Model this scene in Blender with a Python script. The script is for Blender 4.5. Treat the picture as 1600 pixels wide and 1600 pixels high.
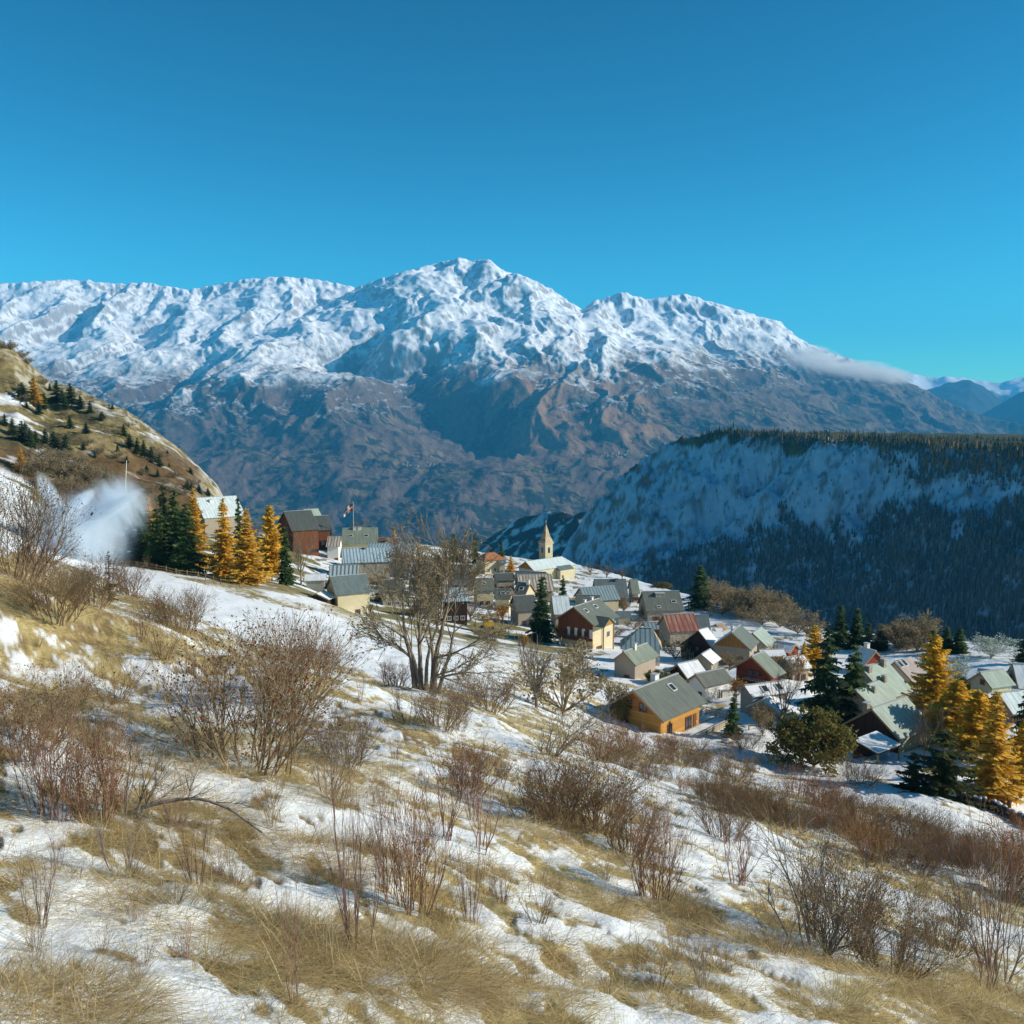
import bpy, math, random
import numpy as np
from mathutils import Vector, Matrix

for o in list(bpy.data.objects):
    bpy.data.objects.remove(o, do_unlink=True)
SC = bpy.context.scene
COL = SC.collection
R = math.radians

# ------------------------------------------------------------------ camera
FOC, HOR = 1500.0, 640.0                      # focal length and eye-level row of the 1600 px photograph
PITCH = math.atan((800 - HOR) / FOC * -1) * -1
CP, SP = math.cos(PITCH), math.sin(PITCH)
cam = bpy.data.cameras.new('camera'); cam_o = bpy.data.objects.new('camera', cam); COL.objects.link(cam_o)
cam.sensor_width = 36; cam.lens = 36 * FOC / 1600
cam.clip_start = 0.1; cam.clip_end = 90000
cam_o.rotation_euler = (math.pi / 2 - PITCH, 0, 0)
SC.camera = cam_o

# ------------------------------------------------------------------ light
SUN_AZ, SUN_EL = R(94), R(25)                 # clockwise from +Y
SUN_DIR = Vector((math.sin(SUN_AZ) * math.cos(SUN_EL), math.cos(SUN_AZ) * math.cos(SUN_EL), math.sin(SUN_EL)))
sun = bpy.data.lights.new('sun', 'SUN'); sun.energy = 5.0; sun.angle = R(0.5); sun.color = (1, .92, .79)
sun_o = bpy.data.objects.new('sun', sun); COL.objects.link(sun_o)
sun_o.rotation_euler = SUN_DIR.to_track_quat('Z', 'Y').to_euler()
W = bpy.data.worlds.new('World'); SC.world = W; W.use_nodes = True
nt = W.node_tree; nt.nodes.clear()
SKY_CURVE = [(gain * 10 * 0.1 ** power, power) for gain, power in ((.80, 2.2), (1.98, 1.78), (1.64, 1.78))]
sky = nt.nodes.new('ShaderNodeTexSky'); sky.sky_type = 'NISHITA'; sky.sun_disc = False
sky.sun_elevation = SUN_EL; sky.sun_rotation = SUN_AZ; sky.altitude = 1600; sky.air_density = 1.0; sky.dust_density = 0.3; sky.ozone_density = 2.0
# the deep cyan blue of the photographed sky: each channel of the sky colour through a power curve
sep = nt.nodes.new('ShaderNodeSeparateColor'); com = nt.nodes.new('ShaderNodeCombineColor')
nt.links.new(sky.outputs[0], sep.inputs[0])
for i, (gain, power) in enumerate(SKY_CURVE):
    p = nt.nodes.new('ShaderNodeMath'); p.operation = 'POWER'; p.inputs[1].default_value = power
    k = nt.nodes.new('ShaderNodeMath'); k.operation = 'MULTIPLY'; k.inputs[1].default_value = gain
    nt.links.new(sep.outputs[i], p.inputs[0]); nt.links.new(p.outputs[0], k.inputs[0]); nt.links.new(k.outputs[0], com.inputs[i])
bg = nt.nodes.new('ShaderNodeBackground'); bg.inputs['Strength'].default_value = 0.10
ow = nt.nodes.new('ShaderNodeOutputWorld')
nt.links.new(com.outputs[0], bg.inputs['Color']); nt.links.new(bg.outputs[0], ow.inputs['Surface'])
SC.view_settings.view_transform = 'Standard'; SC.view_settings.look = 'None'; SC.view_settings.gamma = 1
SC.view_settings.exposure = 0.36
SC.render.engine = 'CYCLES'
cy = SC.cycles
cy.use_denoising = True; cy.denoiser = 'OPENIMAGEDENOISE'
cy.max_bounces = 12; cy.diffuse_bounces = 3; cy.glossy_bounces = 2; cy.transmission_bounces = 3; cy.transparent_max_bounces = 8; cy.volume_bounces = 10
cy.volume_step_rate = 1.0; cy.volume_max_steps = 256

# ------------------------------------------------------------------ projection helpers
def ray(px, py):
    dx = (px - 800) / FOC; dy = (800 - py) / FOC
    return np.array((dx, CP + dy * SP, -SP + dy * CP))
def at(px, py, Y):
    r = ray(px, py); return r * (Y / r[1])
def ut(px, py):
    r = ray(px, py); return r[0] / r[1], r[2] / r[1]
def pix(x, y, z):
    d = y * CP - z * SP
    return 800 + FOC * x / d, 800 - FOC * (y * SP + z * CP) / d

# ------------------------------------------------------------------ noise
def _hash(ix, iy, seed):
    h = (ix.astype(np.int64) * 374761393 + iy.astype(np.int64) * 668265263 + seed * 1442695041) & 0xffffffff
    h = ((h ^ (h >> 13)) * 1274126177) & 0xffffffff
    return (h ^ (h >> 16)) & 0xffffffff
def pnoise(x, y, seed=0):
    x = np.asarray(x, float); y = np.asarray(y, float)
    xi = np.floor(x); yi = np.floor(y); xf = x - xi; yf = y - yi
    def g(ax, ay):
        a = _hash(xi + ax, yi + ay, seed) * (2 * math.pi / 4294967296.0)
        return np.cos(a) * (xf - ax) + np.sin(a) * (yf - ay)
    sx = xf * xf * xf * (xf * (xf * 6 - 15) + 10); sy = yf * yf * yf * (yf * (yf * 6 - 15) + 10)
    a = g(0, 0); b = g(1, 0); c = g(0, 1); d = g(1, 1)
    return 1.5 * (a + (b - a) * sx + (c - a) * sy + (a - b - c + d) * sx * sy)
def fbm(x, y, o=5, seed=0, gain=.5, lac=2.03):
    s = 0; a = 1
    for k in range(o):
        s = s + a * pnoise(x, y, seed + k * 17); x = x * lac + 3.7; y = y * lac - 1.9; a *= gain
    return s
def ridged(x, y, o=6, seed=0, gain=.5, lac=2.07):
    s = 0; a = 1; w = 1
    for k in range(o):
        n = 1 - np.abs(pnoise(x, y, seed + k * 13)); n = n * n * w
        s = s + a * n; w = np.clip(n * 1.6, 0, 1); x = x * lac + 5.1; y = y * lac + 2.3; a *= gain
    return s
def sstep(a, b, x):
    t = np.clip((x - a) / (b - a), 0, 1); return t * t * (3 - 2 * t)
def mixc(c, d, t):
    return c + (np.asarray(d) - c) * t[..., None]

# ------------------------------------------------------------------ meshes
def tag(o, label=None, cat=None, group=None, kind=None):
    if label: o['label'] = label
    if cat: o['category'] = cat
    if group: o['group'] = group
    if kind: o['kind'] = kind
    return o
def link(name, me, mat=None, parent=None):
    o = bpy.data.objects.new(name, me); COL.objects.link(o)
    if mat is not None:
        for m in (mat if isinstance(mat, (list, tuple)) else [mat]): me.materials.append(m)
    if parent is not None: o.parent = parent
    return o
def empty(name, loc, rz=0.0):
    o = bpy.data.objects.new(name, None); COL.objects.link(o); o.location = loc; o.rotation_euler = (0, 0, rz); o.empty_display_size = .5
    return o
def np_mesh(name, V, F, C=None, smooth=True, mi=None):
    """V (n,3); F (m,k) all faces with k corners, or a list of such arrays; C (n,3) colour per vertex."""
    me = bpy.data.meshes.new(name)
    Fs = F if isinstance(F, list) else [F]
    Fs = [np.asarray(f, np.int32) for f in Fs if len(f)]
    V = np.asarray(V, np.float32)
    loops = np.concatenate([f.ravel() for f in Fs]); tot = np.concatenate([np.full(len(f), f.shape[1], np.int32) for f in Fs])
    start = np.concatenate([[0], np.cumsum(tot)[:-1]]).astype(np.int32)
    me.vertices.add(len(V)); me.vertices.foreach_set('co', V.ravel())
    me.loops.add(len(loops)); me.loops.foreach_set('vertex_index', loops)
    me.polygons.add(len(tot)); me.polygons.foreach_set('loop_start', start); me.polygons.foreach_set('loop_total', tot)
    me.polygons.foreach_set('use_smooth', np.full(len(tot), smooth, bool))
    if mi is not None: me.polygons.foreach_set('material_index', np.asarray(mi, np.int32))
    me.update(calc_edges=True)
    if C is not None:
        ca = me.color_attributes.new('Col', 'FLOAT_COLOR', 'POINT')
        c4 = np.ones((len(V), 4), np.float32); c4[:, :3] = C; ca.data.foreach_set('color', c4.ravel())
    return me
def grid_faces(n, m):
    i = np.arange(n * m).reshape(n, m)
    return np.stack([i[:-1, :-1], i[1:, :-1], i[1:, 1:], i[:-1, 1:]], -1).reshape(-1, 4)
class MB:
    """boxes, prisms, tubes and cards gathered into one mesh"""
    def __init__(s): s.v = []; s.f = []; s.c = []; s.m = []
    def add(s, vs, fs, col=None, mi=0):
        n = len(s.v); s.v += [tuple(map(float, v)) for v in vs]; s.f += [tuple(i + n for i in f) for f in fs]
        s.c += [col or (1, 1, 1)] * len(vs); s.m += [mi] * len(fs)
    def box(s, c, d, rz=0, col=None, mi=0, M=None):
        x, y, z = d[0] / 2, d[1] / 2, d[2] / 2
        vs = [Vector((sx * x, sy * y, sz * z)) for sz in (-1, 1) for sy in (-1, 1) for sx in (-1, 1)]
        if M is None: M = Matrix.Rotation(rz, 3, 'Z')
        s.add([M @ v + Vector(c) for v in vs], [(0, 2, 3, 1), (4, 5, 7, 6), (0, 1, 5, 4), (2, 6, 7, 3), (0, 4, 6, 2), (1, 3, 7, 5)], col, mi)
    def slab(s, quad, th, col=None, mi=0, n=None):
        """a quad (4 points, any plane) given thickness th downwards its normal"""
        q = [Vector(p) for p in quad]
        if n is None: n = (q[1] - q[0]).cross(q[3] - q[0]).normalized()
        k = len(q)
        lo = [p - n * th for p in q]
        fs = [tuple(range(k)), tuple(range(2 * k - 1, k - 1, -1))] + [(i, i + k, (i + 1) % k + k, (i + 1) % k) for i in range(k)]
        s.add(q + lo, fs, col, mi)
    def tube(s, pts, rs, n=5, col=None, mi=0, cap=True):
        pts = [Vector(p) for p in pts]; b = len(s.v); k = len(pts)
        for i, p in enumerate(pts):
            t = (pts[min(i + 1, k - 1)] - pts[max(i - 1, 0)]).normalized()
            a = t.cross(Vector((.31, .17, .93)));
            if a.length < 1e-4: a = t.cross(Vector((1, 0, 0)))
            a.normalize(); c = t.cross(a)
            for j in range(n):
                w = 2 * math.pi * j / n; q = p + (a * math.cos(w) + c * math.sin(w)) * rs[i]
                s.v.append(tuple(q)); s.c.append(col or (1, 1, 1))
        for i in range(k - 1):
            for j in range(n):
                s.f.append((b + i * n + j, b + i * n + (j + 1) % n, b + (i + 1) * n + (j + 1) % n, b + (i + 1) * n + j)); s.m.append(mi)
        if cap:
            s.f.append(tuple(b + j for j in range(n))[::-1]); s.f.append(tuple(b + (k - 1) * n + j for j in range(n))); s.m += [mi, mi]
    def mesh(s, name, smooth=False):
        me = bpy.data.meshes.new(name); me.from_pydata(s.v, [], s.f)
        me.polygons.foreach_set('material_index', np.array(s.m, np.int32))
        me.polygons.foreach_set('use_smooth', np.full(len(s.f), smooth, bool))
        ca = me.color_attributes.new('Col', 'FLOAT_COLOR', 'POINT'); c4 = np.ones((len(s.v), 4), np.float32); c4[:, :3] = s.c
        ca.data.foreach_set('color', c4.ravel()); me.update(); return me
    def build(s, name, mat, parent=None, smooth=False):
        return link(name, s.mesh(name, smooth), mat, parent)

# ------------------------------------------------------------------ materials
def new_mat(name, rough=.8, spec=.2):
    m = bpy.data.materials.new(name); m.use_nodes = True; n = m.node_tree; b = n.nodes['Principled BSDF']
    b.inputs['Roughness'].default_value = rough; b.inputs['Specular IOR Level'].default_value = spec
    return m, n, b
def N(nt, t, **k):
    x = nt.nodes.new(t)
    for a, v in k.items():
        if a.startswith('i_'):
            x.inputs[a[2:].replace('_', ' ')].default_value = v
        else: setattr(x, a, v)
    return x
def ramp(nt, fac, stops):
    r = nt.nodes.new('ShaderNodeValToRGB'); e = r.color_ramp.elements
    while len(e) < len(stops): e.new(.5)
    for i, (p, c) in enumerate(stops): e[i].position = p; e[i].color = (*c, 1) if len(c) == 3 else c
    nt.links.new(fac, r.inputs['Fac']); return r.outputs['Color']
def mix(nt, a, b, fac, mode='MIX'):
    x = nt.nodes.new('ShaderNodeMix'); x.data_type = 'RGBA'; x.blend_type = mode; x.clamp_factor = True
    for s, v in ((0, fac), (6, a), (7, b)):
        if hasattr(v, 'node'): nt.links.new(v, x.inputs[s])
        else: x.inputs[s].default_value = v if s == 0 else ((*v, 1) if len(v) == 3 else v)
    return x.outputs[2]
def coords(nt, kind='Object', scale=(1, 1, 1)):
    t = nt.nodes.new('ShaderNodeTexCoord'); m = nt.nodes.new('ShaderNodeMapping'); m.inputs['Scale'].default_value = scale
    nt.links.new(t.outputs[kind], m.inputs['Vector']); return m.outputs[0]
def noise_t(nt, vec, scale, detail=4, rough=.55):
    n = nt.nodes.new('ShaderNodeTexNoise'); n.inputs['Scale'].default_value = scale; n.inputs['Detail'].default_value = detail; n.inputs['Roughness'].default_value = rough
    if vec is not None: nt.links.new(vec, n.inputs['Vector'])
    return n.outputs['Fac']
def bump(nt, b, h, strength, dist):
    x = nt.nodes.new('ShaderNodeBump'); x.inputs['Strength'].default_value = strength; x.inputs['Distance'].default_value = dist
    nt.links.new(h, x.inputs['Height']); nt.links.new(x.outputs[0], b.inputs['Normal'])
def col_mat(name, rough=.85, spec=.1, var=.35, scale=3.0, bmp=0, bdist=.1, kind='Object'):
    """colour from the mesh's own Col attribute, broken up by noise"""
    m, n, b = new_mat(name, rough, spec)
    a = n.nodes.new('ShaderNodeVertexColor'); a.layer_name = 'Col'
    f = noise_t(n, coords(n, kind), scale, 5, .6)
    v = ramp(n, f, [(.25, (1 - var,) * 3), (.75, (1 + var,) * 3)])
    n.links.new(mix(n, a.outputs['Color'], v, 1.0, 'MULTIPLY'), b.inputs['Base Color'])
    if bmp: bump(n, b, f, bmp, bdist)
    return m
# ================================================================== GROUND
def cp(px, row, Y):
    u, t = ut(px, row); return (u, math.log(Y), t)
CTRL = []
for Yn in (1.0, 2.2, 5, 11, 22):
    for un in (-1.5, -.9, -.55, -.25, 0, .25, .55, .9, 1.5):
        CTRL.append((un, math.log(Yn), -1.7 / Yn - .27 - .25 * un))
CTRL += [cp(*c) for c in (
    (380, 1185, 16.5), (660, 1094, 52), (840, 1106, 76), (60, 960, 70), (200, 1010, 60), (275, 985, 85), (30, 890, 110), (450, 1075, 45), (0, 1180, 17),
    (1300, 1302, 44), (1050, 1205, 48), (1550, 1385, 42), (900, 1180, 52), (1150, 1245, 46),
    (100, 868, 185), (-60, 735, 240), (10, 748, 235), (60, 800, 215), (180, 878, 192), (250, 887, 188), (380, 908, 190), (460, 918, 190), (200, 906, 150), (330, 950, 130), (430, 975, 120), (560, 985, 150), (600, 1030, 105),
    (560, 950, 212), (640, 1000, 150), (740, 1040, 120),
    (965, 1143, 118), (1094, 1138, 126), (1150, 1160, 118), (1250, 1205, 108), (1200, 1150, 122), (1340, 1212, 106), (1440, 1190, 114), (1550, 1262, 98), (1480, 1285, 84), (1600, 1265, 100),
    (990, 1062, 152), (920, 1018, 192), (820, 985, 225), (760, 965, 240), (890, 918, 318), (760, 902, 330), (560, 905, 285), (480, 860, 330), (335, 838, 300), (620, 925, 265), (690, 950, 240),
    (1080, 1050, 168), (1140, 1036, 178), (1180, 1066, 152), (1225, 1120, 132), (1400, 1120, 145), (1210, 1014, 205), (1050, 968, 258), (1095, 955, 270), (1310, 1020, 200), (1400, 1040, 180), (1550, 1090, 142), (1640, 1095, 140),
    (1000, 940, 300), (950, 912, 330), (400, 838, 370), (560, 848, 385), (700, 862, 385), (850, 885, 370), (240, 835, 320), (100, 790, 300), (-100, 700, 300))]
CTRL += [(-1.5, math.log(60), -.28 + .3), (-1.5, math.log(250), 0.02), (-.9, math.log(60), -.1), (-.9, math.log(250), 0.02), (.9, math.log(60), -.52), (.9, math.log(140), -.42), (1.5, math.log(60), -.66), (1.5, math.log(140), -.55)]
CTRL = np.array(CTRL)
def _tps(P, T, lam=2e-3):
    n = len(P); d2 = ((P[:, None] - P[None]) ** 2).sum(-1)
    K = .5 * d2 * np.log(d2 + 1e-12) + lam * np.eye(n)
    Q = np.c_[np.ones(n), P]; A = np.zeros((n + 3, n + 3)); A[:n, :n] = K; A[:n, n:] = Q; A[n:, :n] = Q.T
    return np.linalg.solve(A, np.r_[T, 0, 0, 0])
USC = 2.2
_P = np.c_[CTRL[:, 0] * USC, CTRL[:, 1]]
_base = lambda u, Y: -1.7 / Y - .27 - .25 * u
_W = _tps(_P, CTRL[:, 2] - _base(CTRL[:, 0], np.exp(CTRL[:, 1])))
def t_ground(u, Y):
    Yc = np.clip(Y, .9, 400)
    q = np.stack([u * USC, np.log(Yc)], -1); out = _W[-3] + q[..., 0] * _W[-2] + q[..., 1] * _W[-1]
    for k in range(len(_P)):
        d2 = (q[..., 0] - _P[k, 0]) ** 2 + (q[..., 1] - _P[k, 1]) ** 2
        out = out + _W[k] * .5 * d2 * np.log(d2 + 1e-12)
    return out + _base(u, Yc)
us = np.concatenate([np.linspace(-1.6, -.64, 60, endpoint=False), np.linspace(-.64, .64, 820), np.linspace(.64, 1.6, 61)[1:]])
Ys = np.concatenate([np.exp(np.linspace(math.log(.9), math.log(60), 560, endpoint=False)), np.exp(np.linspace(math.log(60), math.log(420), 330, endpoint=False)), np.exp(np.linspace(math.log(420), math.log(7000), 40))])
UU, YY = np.meshgrid(us, Ys, indexing='ij')
us_c = np.linspace(-1.6, 1.6, 161); v_c = np.linspace(math.log(.9), math.log(420), 130)
_tc = t_ground(*np.meshgrid(us_c, np.exp(v_c), indexing='ij'))
def bil(G, a, b, x, y):
    i = np.clip((x - a[0]) / (a[1] - a[0]), 0, len(a) - 1.001); j = np.clip((y - b[0]) / (b[1] - b[0]), 0, len(b) - 1.001)
    i0 = i.astype(int); j0 = j.astype(int); fi = i - i0; fj = j - j0
    return (G[i0, j0] * (1 - fi) + G[i0 + 1, j0] * fi) * (1 - fj) + (G[i0, j0 + 1] * (1 - fi) + G[i0 + 1, j0 + 1] * fi) * fj
CRX = [ut(p, 900)[0] for p in (-200, 350, 700, 900, 1000, 1100, 1250, 1420, 1600, 1900)]
CRY = [420, 410, 400, 378, 340, 300, 240, 215, 190, 170]
def macro_z(x, y):
    x = np.asarray(x, float); y = np.asarray(y, float); u = x / y
    yc = np.interp(u, CRX, CRY); ym = np.minimum(y, yc)
    z = bil(_tc, us_c, v_c, u, np.log(np.clip(ym, .9, 419))) * ym
    d = np.maximum(y - yc, 0)
    return np.maximum(z - .75 * d * (d / (d + 25)), -760)
def micro_z(x, y):
    r = np.hypot(x, y)
    a = .11 * fbm(x / 2.3, y / 2.3, 4, 5) + .03 * fbm(x / .5, y / .5, 3, 9)
    a = a + .35 * fbm(x / 9., y / 9., 3, 3) * sstep(6, 25, r)
    return a * (1 - sstep(100, 220, r) * .6)
def ground_z(x, y):
    return macro_z(x, y) + micro_z(np.asarray(x, float), np.asarray(y, float))
def drop(px, row, Ymax=410.):
    """point where the line of sight through a photo pixel meets the ground"""
    u, t = ut(px, row); Y = np.exp(np.linspace(math.log(1.5), math.log(Ymax), 3000)); z = macro_z(u * Y, Y)
    k = np.argmax(z / Y >= t) if (z / Y >= t).any() else len(Y) - 1
    y = Y[k]; x = u * y
    return np.array((x, y, float(ground_z(x, y))))
X = UU * YY
Z = macro_z(X, YY) + micro_z(X, YY)

def inpoly(px, py, poly):
    r = np.zeros(np.shape(px), bool); n = len(poly)
    for i in range(n):
        (x0, y0), (x1, y1) = poly[i], poly[(i + 1) % n]
        c = ((y0 > py) != (y1 > py)) & (px < (x1 - x0) * (py - y0) / ((y1 - y0) + 1e-9) + x0); r ^= c
    return r
PISTE = [(-200, 640), (45, 765), (70, 830), (130, 868), (200, 884), (300, 908), (430, 945), (520, 962), (580, 990), (650, 1012), (800, 1050), (800, 1075), (690, 1070), (600, 1066), (550, 1044), (490, 1020), (415, 1004), (325, 974), (255, 944), (195, 918), (145, 896), (90, 876), (40, 862), (-300, 860)]
VILL = [(500, 940), (620, 925), (800, 975), (880, 1000), (1000, 1100), (940, 1130), (960, 1150), (1100, 1160), (1200, 1200), (1350, 1250), (1500, 1290), (2000, 1330), (2000, 1000), (1200, 960), (900, 870), (500, 850)]
def snow_mask(x, y):
    """0 dry grass .. 1 snow, patches stretched along the contour lines of the slope"""
    z = macro_z(x, y); px, py = pix(x, y, z)
    a = (x - y) * .7071; b = (x + y) * .7071; r = np.hypot(x, y)
    m = .40 * fbm(a / 5.5, b / 3.0, 3, 21) + .46 * fbm(a / 1.3, b / .65, 4, 33) + .52 * fbm(a / .34, b / .18, 3, 41) * sstep(40, 12, r)
    m = m + .30 * fbm(a / 26, b / 13, 2, 55) * sstep(14, 40, r)
    bias = .0 + .21 * sstep(1000, 1450, py) - .20 * sstep(420, 60, px) * sstep(1230, 1100, py) + .10 * sstep(500, 760, px) * sstep(1250, 1000, py)
    m = sstep(-.10, .10, m + bias)
    jit = 14 * fbm(a / 6., b / 6., 3, 77)
    p = inpoly(px + jit, py + jit * .4, PISTE) & (y > 60)
    m = np.where(p, 1, m)
    v = inpoly(px + jit, py + jit, VILL) & (y > 80)
    m = np.where(v, sstep(-.62, -.30, fbm(a / 9, b / 5, 4, 91) + .5 * fbm(a / 1.7, b / 1.1, 3, 93) + .16 * sstep(900, 1150, px) - .28 * sstep(960, 800, px)), m)
    far = sstep(150, 190, y) * (1 - p) * (1 - v)
    m = m * (1 - far) + far * sstep(.1, .35, fbm(a / 12, b / 8, 4, 15))
    return m
SM = snow_mask(X, YY)
n1 = fbm(X / 1.1, YY / 1.1, 4, 61); n2 = fbm(X / .27, YY / .27, 3, 67); n3 = fbm(X / 7, YY / 7, 3, 69)
gcol = np.zeros(X.shape + (3,)) + np.array((.44, .34, .155))
gcol = mixc(gcol, (.26, .18, .085), sstep(0, .6, n1 + .5 * n2)); gcol = mixc(gcol, (.56, .45, .22), sstep(.1, .7, n2 - n1 * .4)); gcol = mixc(gcol, (.24, .17, .09), sstep(0, .6, n3) * .7)
gcol = mixc(gcol, (.17, .15, .05), sstep(150, 200, YY) * .75)
Z = Z + SM * .015 + (1 - SM) * .03 * n2 * sstep(60, 20, YY)
gcol = mixc(gcol, (.86, .87, .88), SM)
def ground_mat():
    m, n, b = new_mat('meadow_ground', .75, .15)
    a = n.nodes.new('ShaderNodeVertexColor'); a.layer_name = 'Col'
    v = coords(n, 'Object')
    f = noise_t(n, v, 9, 6, .65); f2 = noise_t(n, v, 45, 3, .6)
    c = mix(n, a.outputs['Color'], ramp(n, f, [(.3, (.86, .86, .86)), (.7, (1.06, 1.06, 1.05))]), 1.0, 'MULTIPLY')
    n.links.new(c, b.inputs['Base Color'])
    ad = N(n, 'ShaderNodeMath', operation='ADD'); n.links.new(f, ad.inputs[0]); n.links.new(f2, ad.inputs[1])
    bump(n, b, ad.outputs[0], .4, .025)
    return m
ground = link('ground', np_mesh('ground', np.stack([X, YY, Z], -1).reshape(-1, 3), grid_faces(*X.shape)[:, ::-1], gcol.reshape(-1, 3)), ground_mat())
tag(ground, kind='structure')

# ================================================================== MOUNTAINS
def ridge_field(px_, Yv, ridges):
    """z of the highest ridge skeleton over the points; ridges: list of (list of (px,row,Y), slope near, slope far)"""
    Xm, Ym = px_
    best = np.full(Xm.shape, -1e9)
    for pts, s0, s1, dk in ridges:
        P = np.array([at(*p) for p in pts])
        zz = np.full(Xm.shape, -1e9)
        for i in range(len(P) - 1):
            a, b = P[i], P[i + 1]; dx, dy = b[0] - a[0], b[1] - a[1]; L2 = dx * dx + dy * dy
            t = np.clip(((Xm - a[0]) * dx + (Ym - a[1]) * dy) / L2, 0, 1)
            d = np.hypot(Xm - a[0] - t * dx, Ym - a[1] - t * dy)
            z = a[2] + t * (b[2] - a[2]) - (s1 * d + (s0 - s1) * dk * (1 - np.exp(-d / dk)))
            zz = np.maximum(zz, z)
        k = 45.0
        best = np.where(best < -1e8, zz, np.maximum(best, zz) + k * np.log1p(np.exp(-np.abs(best - zz) / k)))
    return best
def relief(name, pxs, Yv, zfun, sky_px=None, sky_row=None, sky_w=900., cfun=None, mat=None, sky_noise=0):
    us_ = np.array([ut(p, HOR)[0] for p in pxs]); U, YYm = np.meshgrid(us_, Yv, indexing='ij'); Xm = U * YYm
    Zm = zfun(Xm, YYm)
    if sky_px is not None:
        rows = np.interp(pxs, sky_px, sky_row)
        if sky_noise: rows = rows + sky_noise * fbm(pxs / 14., pxs * 0, 5, 7)
        tt = np.array([ut(p, r)[1] for p, r in zip(pxs, rows)])
        for it in range(4):
            T = Zm / YYm; k = T.argmax(1); yk = Yv[k]
            dz = (tt - T[np.arange(len(k)), k])
            ker = np.ones(5) / 5; yk = np.convolve(np.pad(yk, 2, 'edge'), ker, 'valid')
            m_ = 31; kl = np.hanning(m_ + 2)[1:-1]; kl /= kl.sum(); pd = lambda q: np.convolve(np.pad(q, m_ // 2, 'edge'), kl, 'valid')
            dl = pd(dz); yl = pd(pd(yk))
            Zm = Zm + (dl[:, None] * YYm) * np.exp(-((YYm - yl[:, None]) / sky_w) ** 2) + ((dz - dl)[:, None] * YYm) * np.exp(-((YYm - yk[:, None]) / (sky_w * .16)) ** 2)
    gx = np.gradient(Zm, axis=1) / np.gradient(YYm, axis=1)
    gu = np.gradient(Zm, axis=0) / np.gradient(Xm, axis=0)
    C = cfun(Xm, YYm, Zm, np.hypot(gx, gu))
    o = link(name, np_mesh(name, np.stack([Xm, YYm, Zm], -1).reshape(-1, 3), grid_faces(*Xm.shape)[:, ::-1], C.reshape(-1, 3)), mat)
    return tag(o, kind='structure')
mtn_mat = col_mat('mountain_surface', .85, .1, .16, .02, .35, 12)

SKY = np.array([(-300, 450), (0, 443), (60, 441), (100, 437), (140, 438), (185, 443), (240, 442), (300, 453), (340, 446), (390, 436), (450, 432), (500, 437), (530, 442), (560, 450), (580, 441), (620, 428), (650, 420), (680, 412), (720, 403), (745, 408), (765, 405), (790, 425), (810, 428), (840, 440), (870, 458), (895, 475), (910, 485), (925, 470), (950, 463), (970, 456), (990, 462), (1010, 468), (1040, 463), (1065, 459), (1090, 466), (1130, 478), (1170, 490), (1200, 499), (1215, 502), (1240, 525), (1260, 537), (1300, 552), (1330, 563), (1360, 574), (1400, 588), (1450, 612), (1480, 628), (1510, 640), (1540, 650), (1600, 664), (1700, 690), (1900, 720)], float)
def sk(a, b, Y0, Y1):
    q = SKY[(SKY[:, 0] >= a) & (SKY[:, 0] <= b)]
    return [(p, r + 6, Y0 + (Y1 - Y0) * (p - a) / (b - a)) for p, r in q]
RM = [
    (sk(-300, 560, 12600, 12000), .5, .36, 900),
    (sk(560, 790, 12000, 11000), .55, .38, 900),
    (sk(790, 910, 10600, 11800), .6, .40, 700),
    (sk(910, 1240, 12000, 12000), .62, .42, 700),
    (sk(1240, 1900, 12000, 9500), .7, .40, 700),
    ([(-60, 441, 12300), (-20, 500, 10800), (-80, 600, 9000), (-60, 720, 7000)], .75, .45, 500),
    ([(120, 440, 12300), (170, 480, 11400), (190, 512, 10700), (150, 560, 9700), (110, 620, 8700), (100, 720, 7000)], 1.15, .5, 550),
    ([(330, 447, 12200), (350, 490, 11300), (335, 530, 10500), (290, 590, 9300), (270, 680, 7800)], 1.1, .5, 500),
    ([(450, 434, 12100), (455, 480, 11300), (430, 530, 10400), (430, 600, 9200), (400, 720, 7200)], 1.1, .5, 500),
    ([(620, 430, 11900), (600, 500, 10900), (560, 545, 10200), (520, 575, 9600), (490, 650, 8300), (520, 780, 6200)], .75, .45, 450),
    ([(800, 430, 10600), (797, 468, 10100), (765, 510, 9600), (738, 545, 9200), (722, 576, 8800), (765, 604, 8300), (800, 655, 7600), (812, 720, 6900), (840, 790, 5900)], 1.5, .66, 800),
    ([(800, 430, 10600), (850, 500, 9900), (900, 560, 9100), (960, 630, 8100), (1000, 700, 7000), (1020, 790, 5700)], .55, .33, 900),
    ([(970, 458, 12000), (985, 500, 11300), (1020, 560, 10300), (1060, 610, 9400), (1090, 690, 8000)], 1.0, .5, 450),
    ([(1070, 462, 12000), (1102, 500, 11300), (1118, 545, 10500), (1170, 600, 9700), (1210, 650, 8900), (1260, 720, 7800)], 1.35, .55, 650),
    ([(1210, 502, 12000), (1250, 550, 11100), (1310, 590, 10400), (1390, 630, 9500), (1450, 690, 8300)], .8, .46, 450),
    ([(1360, 576, 11500), (1440, 640, 10000), (1520, 680, 9000)], .7, .42, 450),
]
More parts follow.
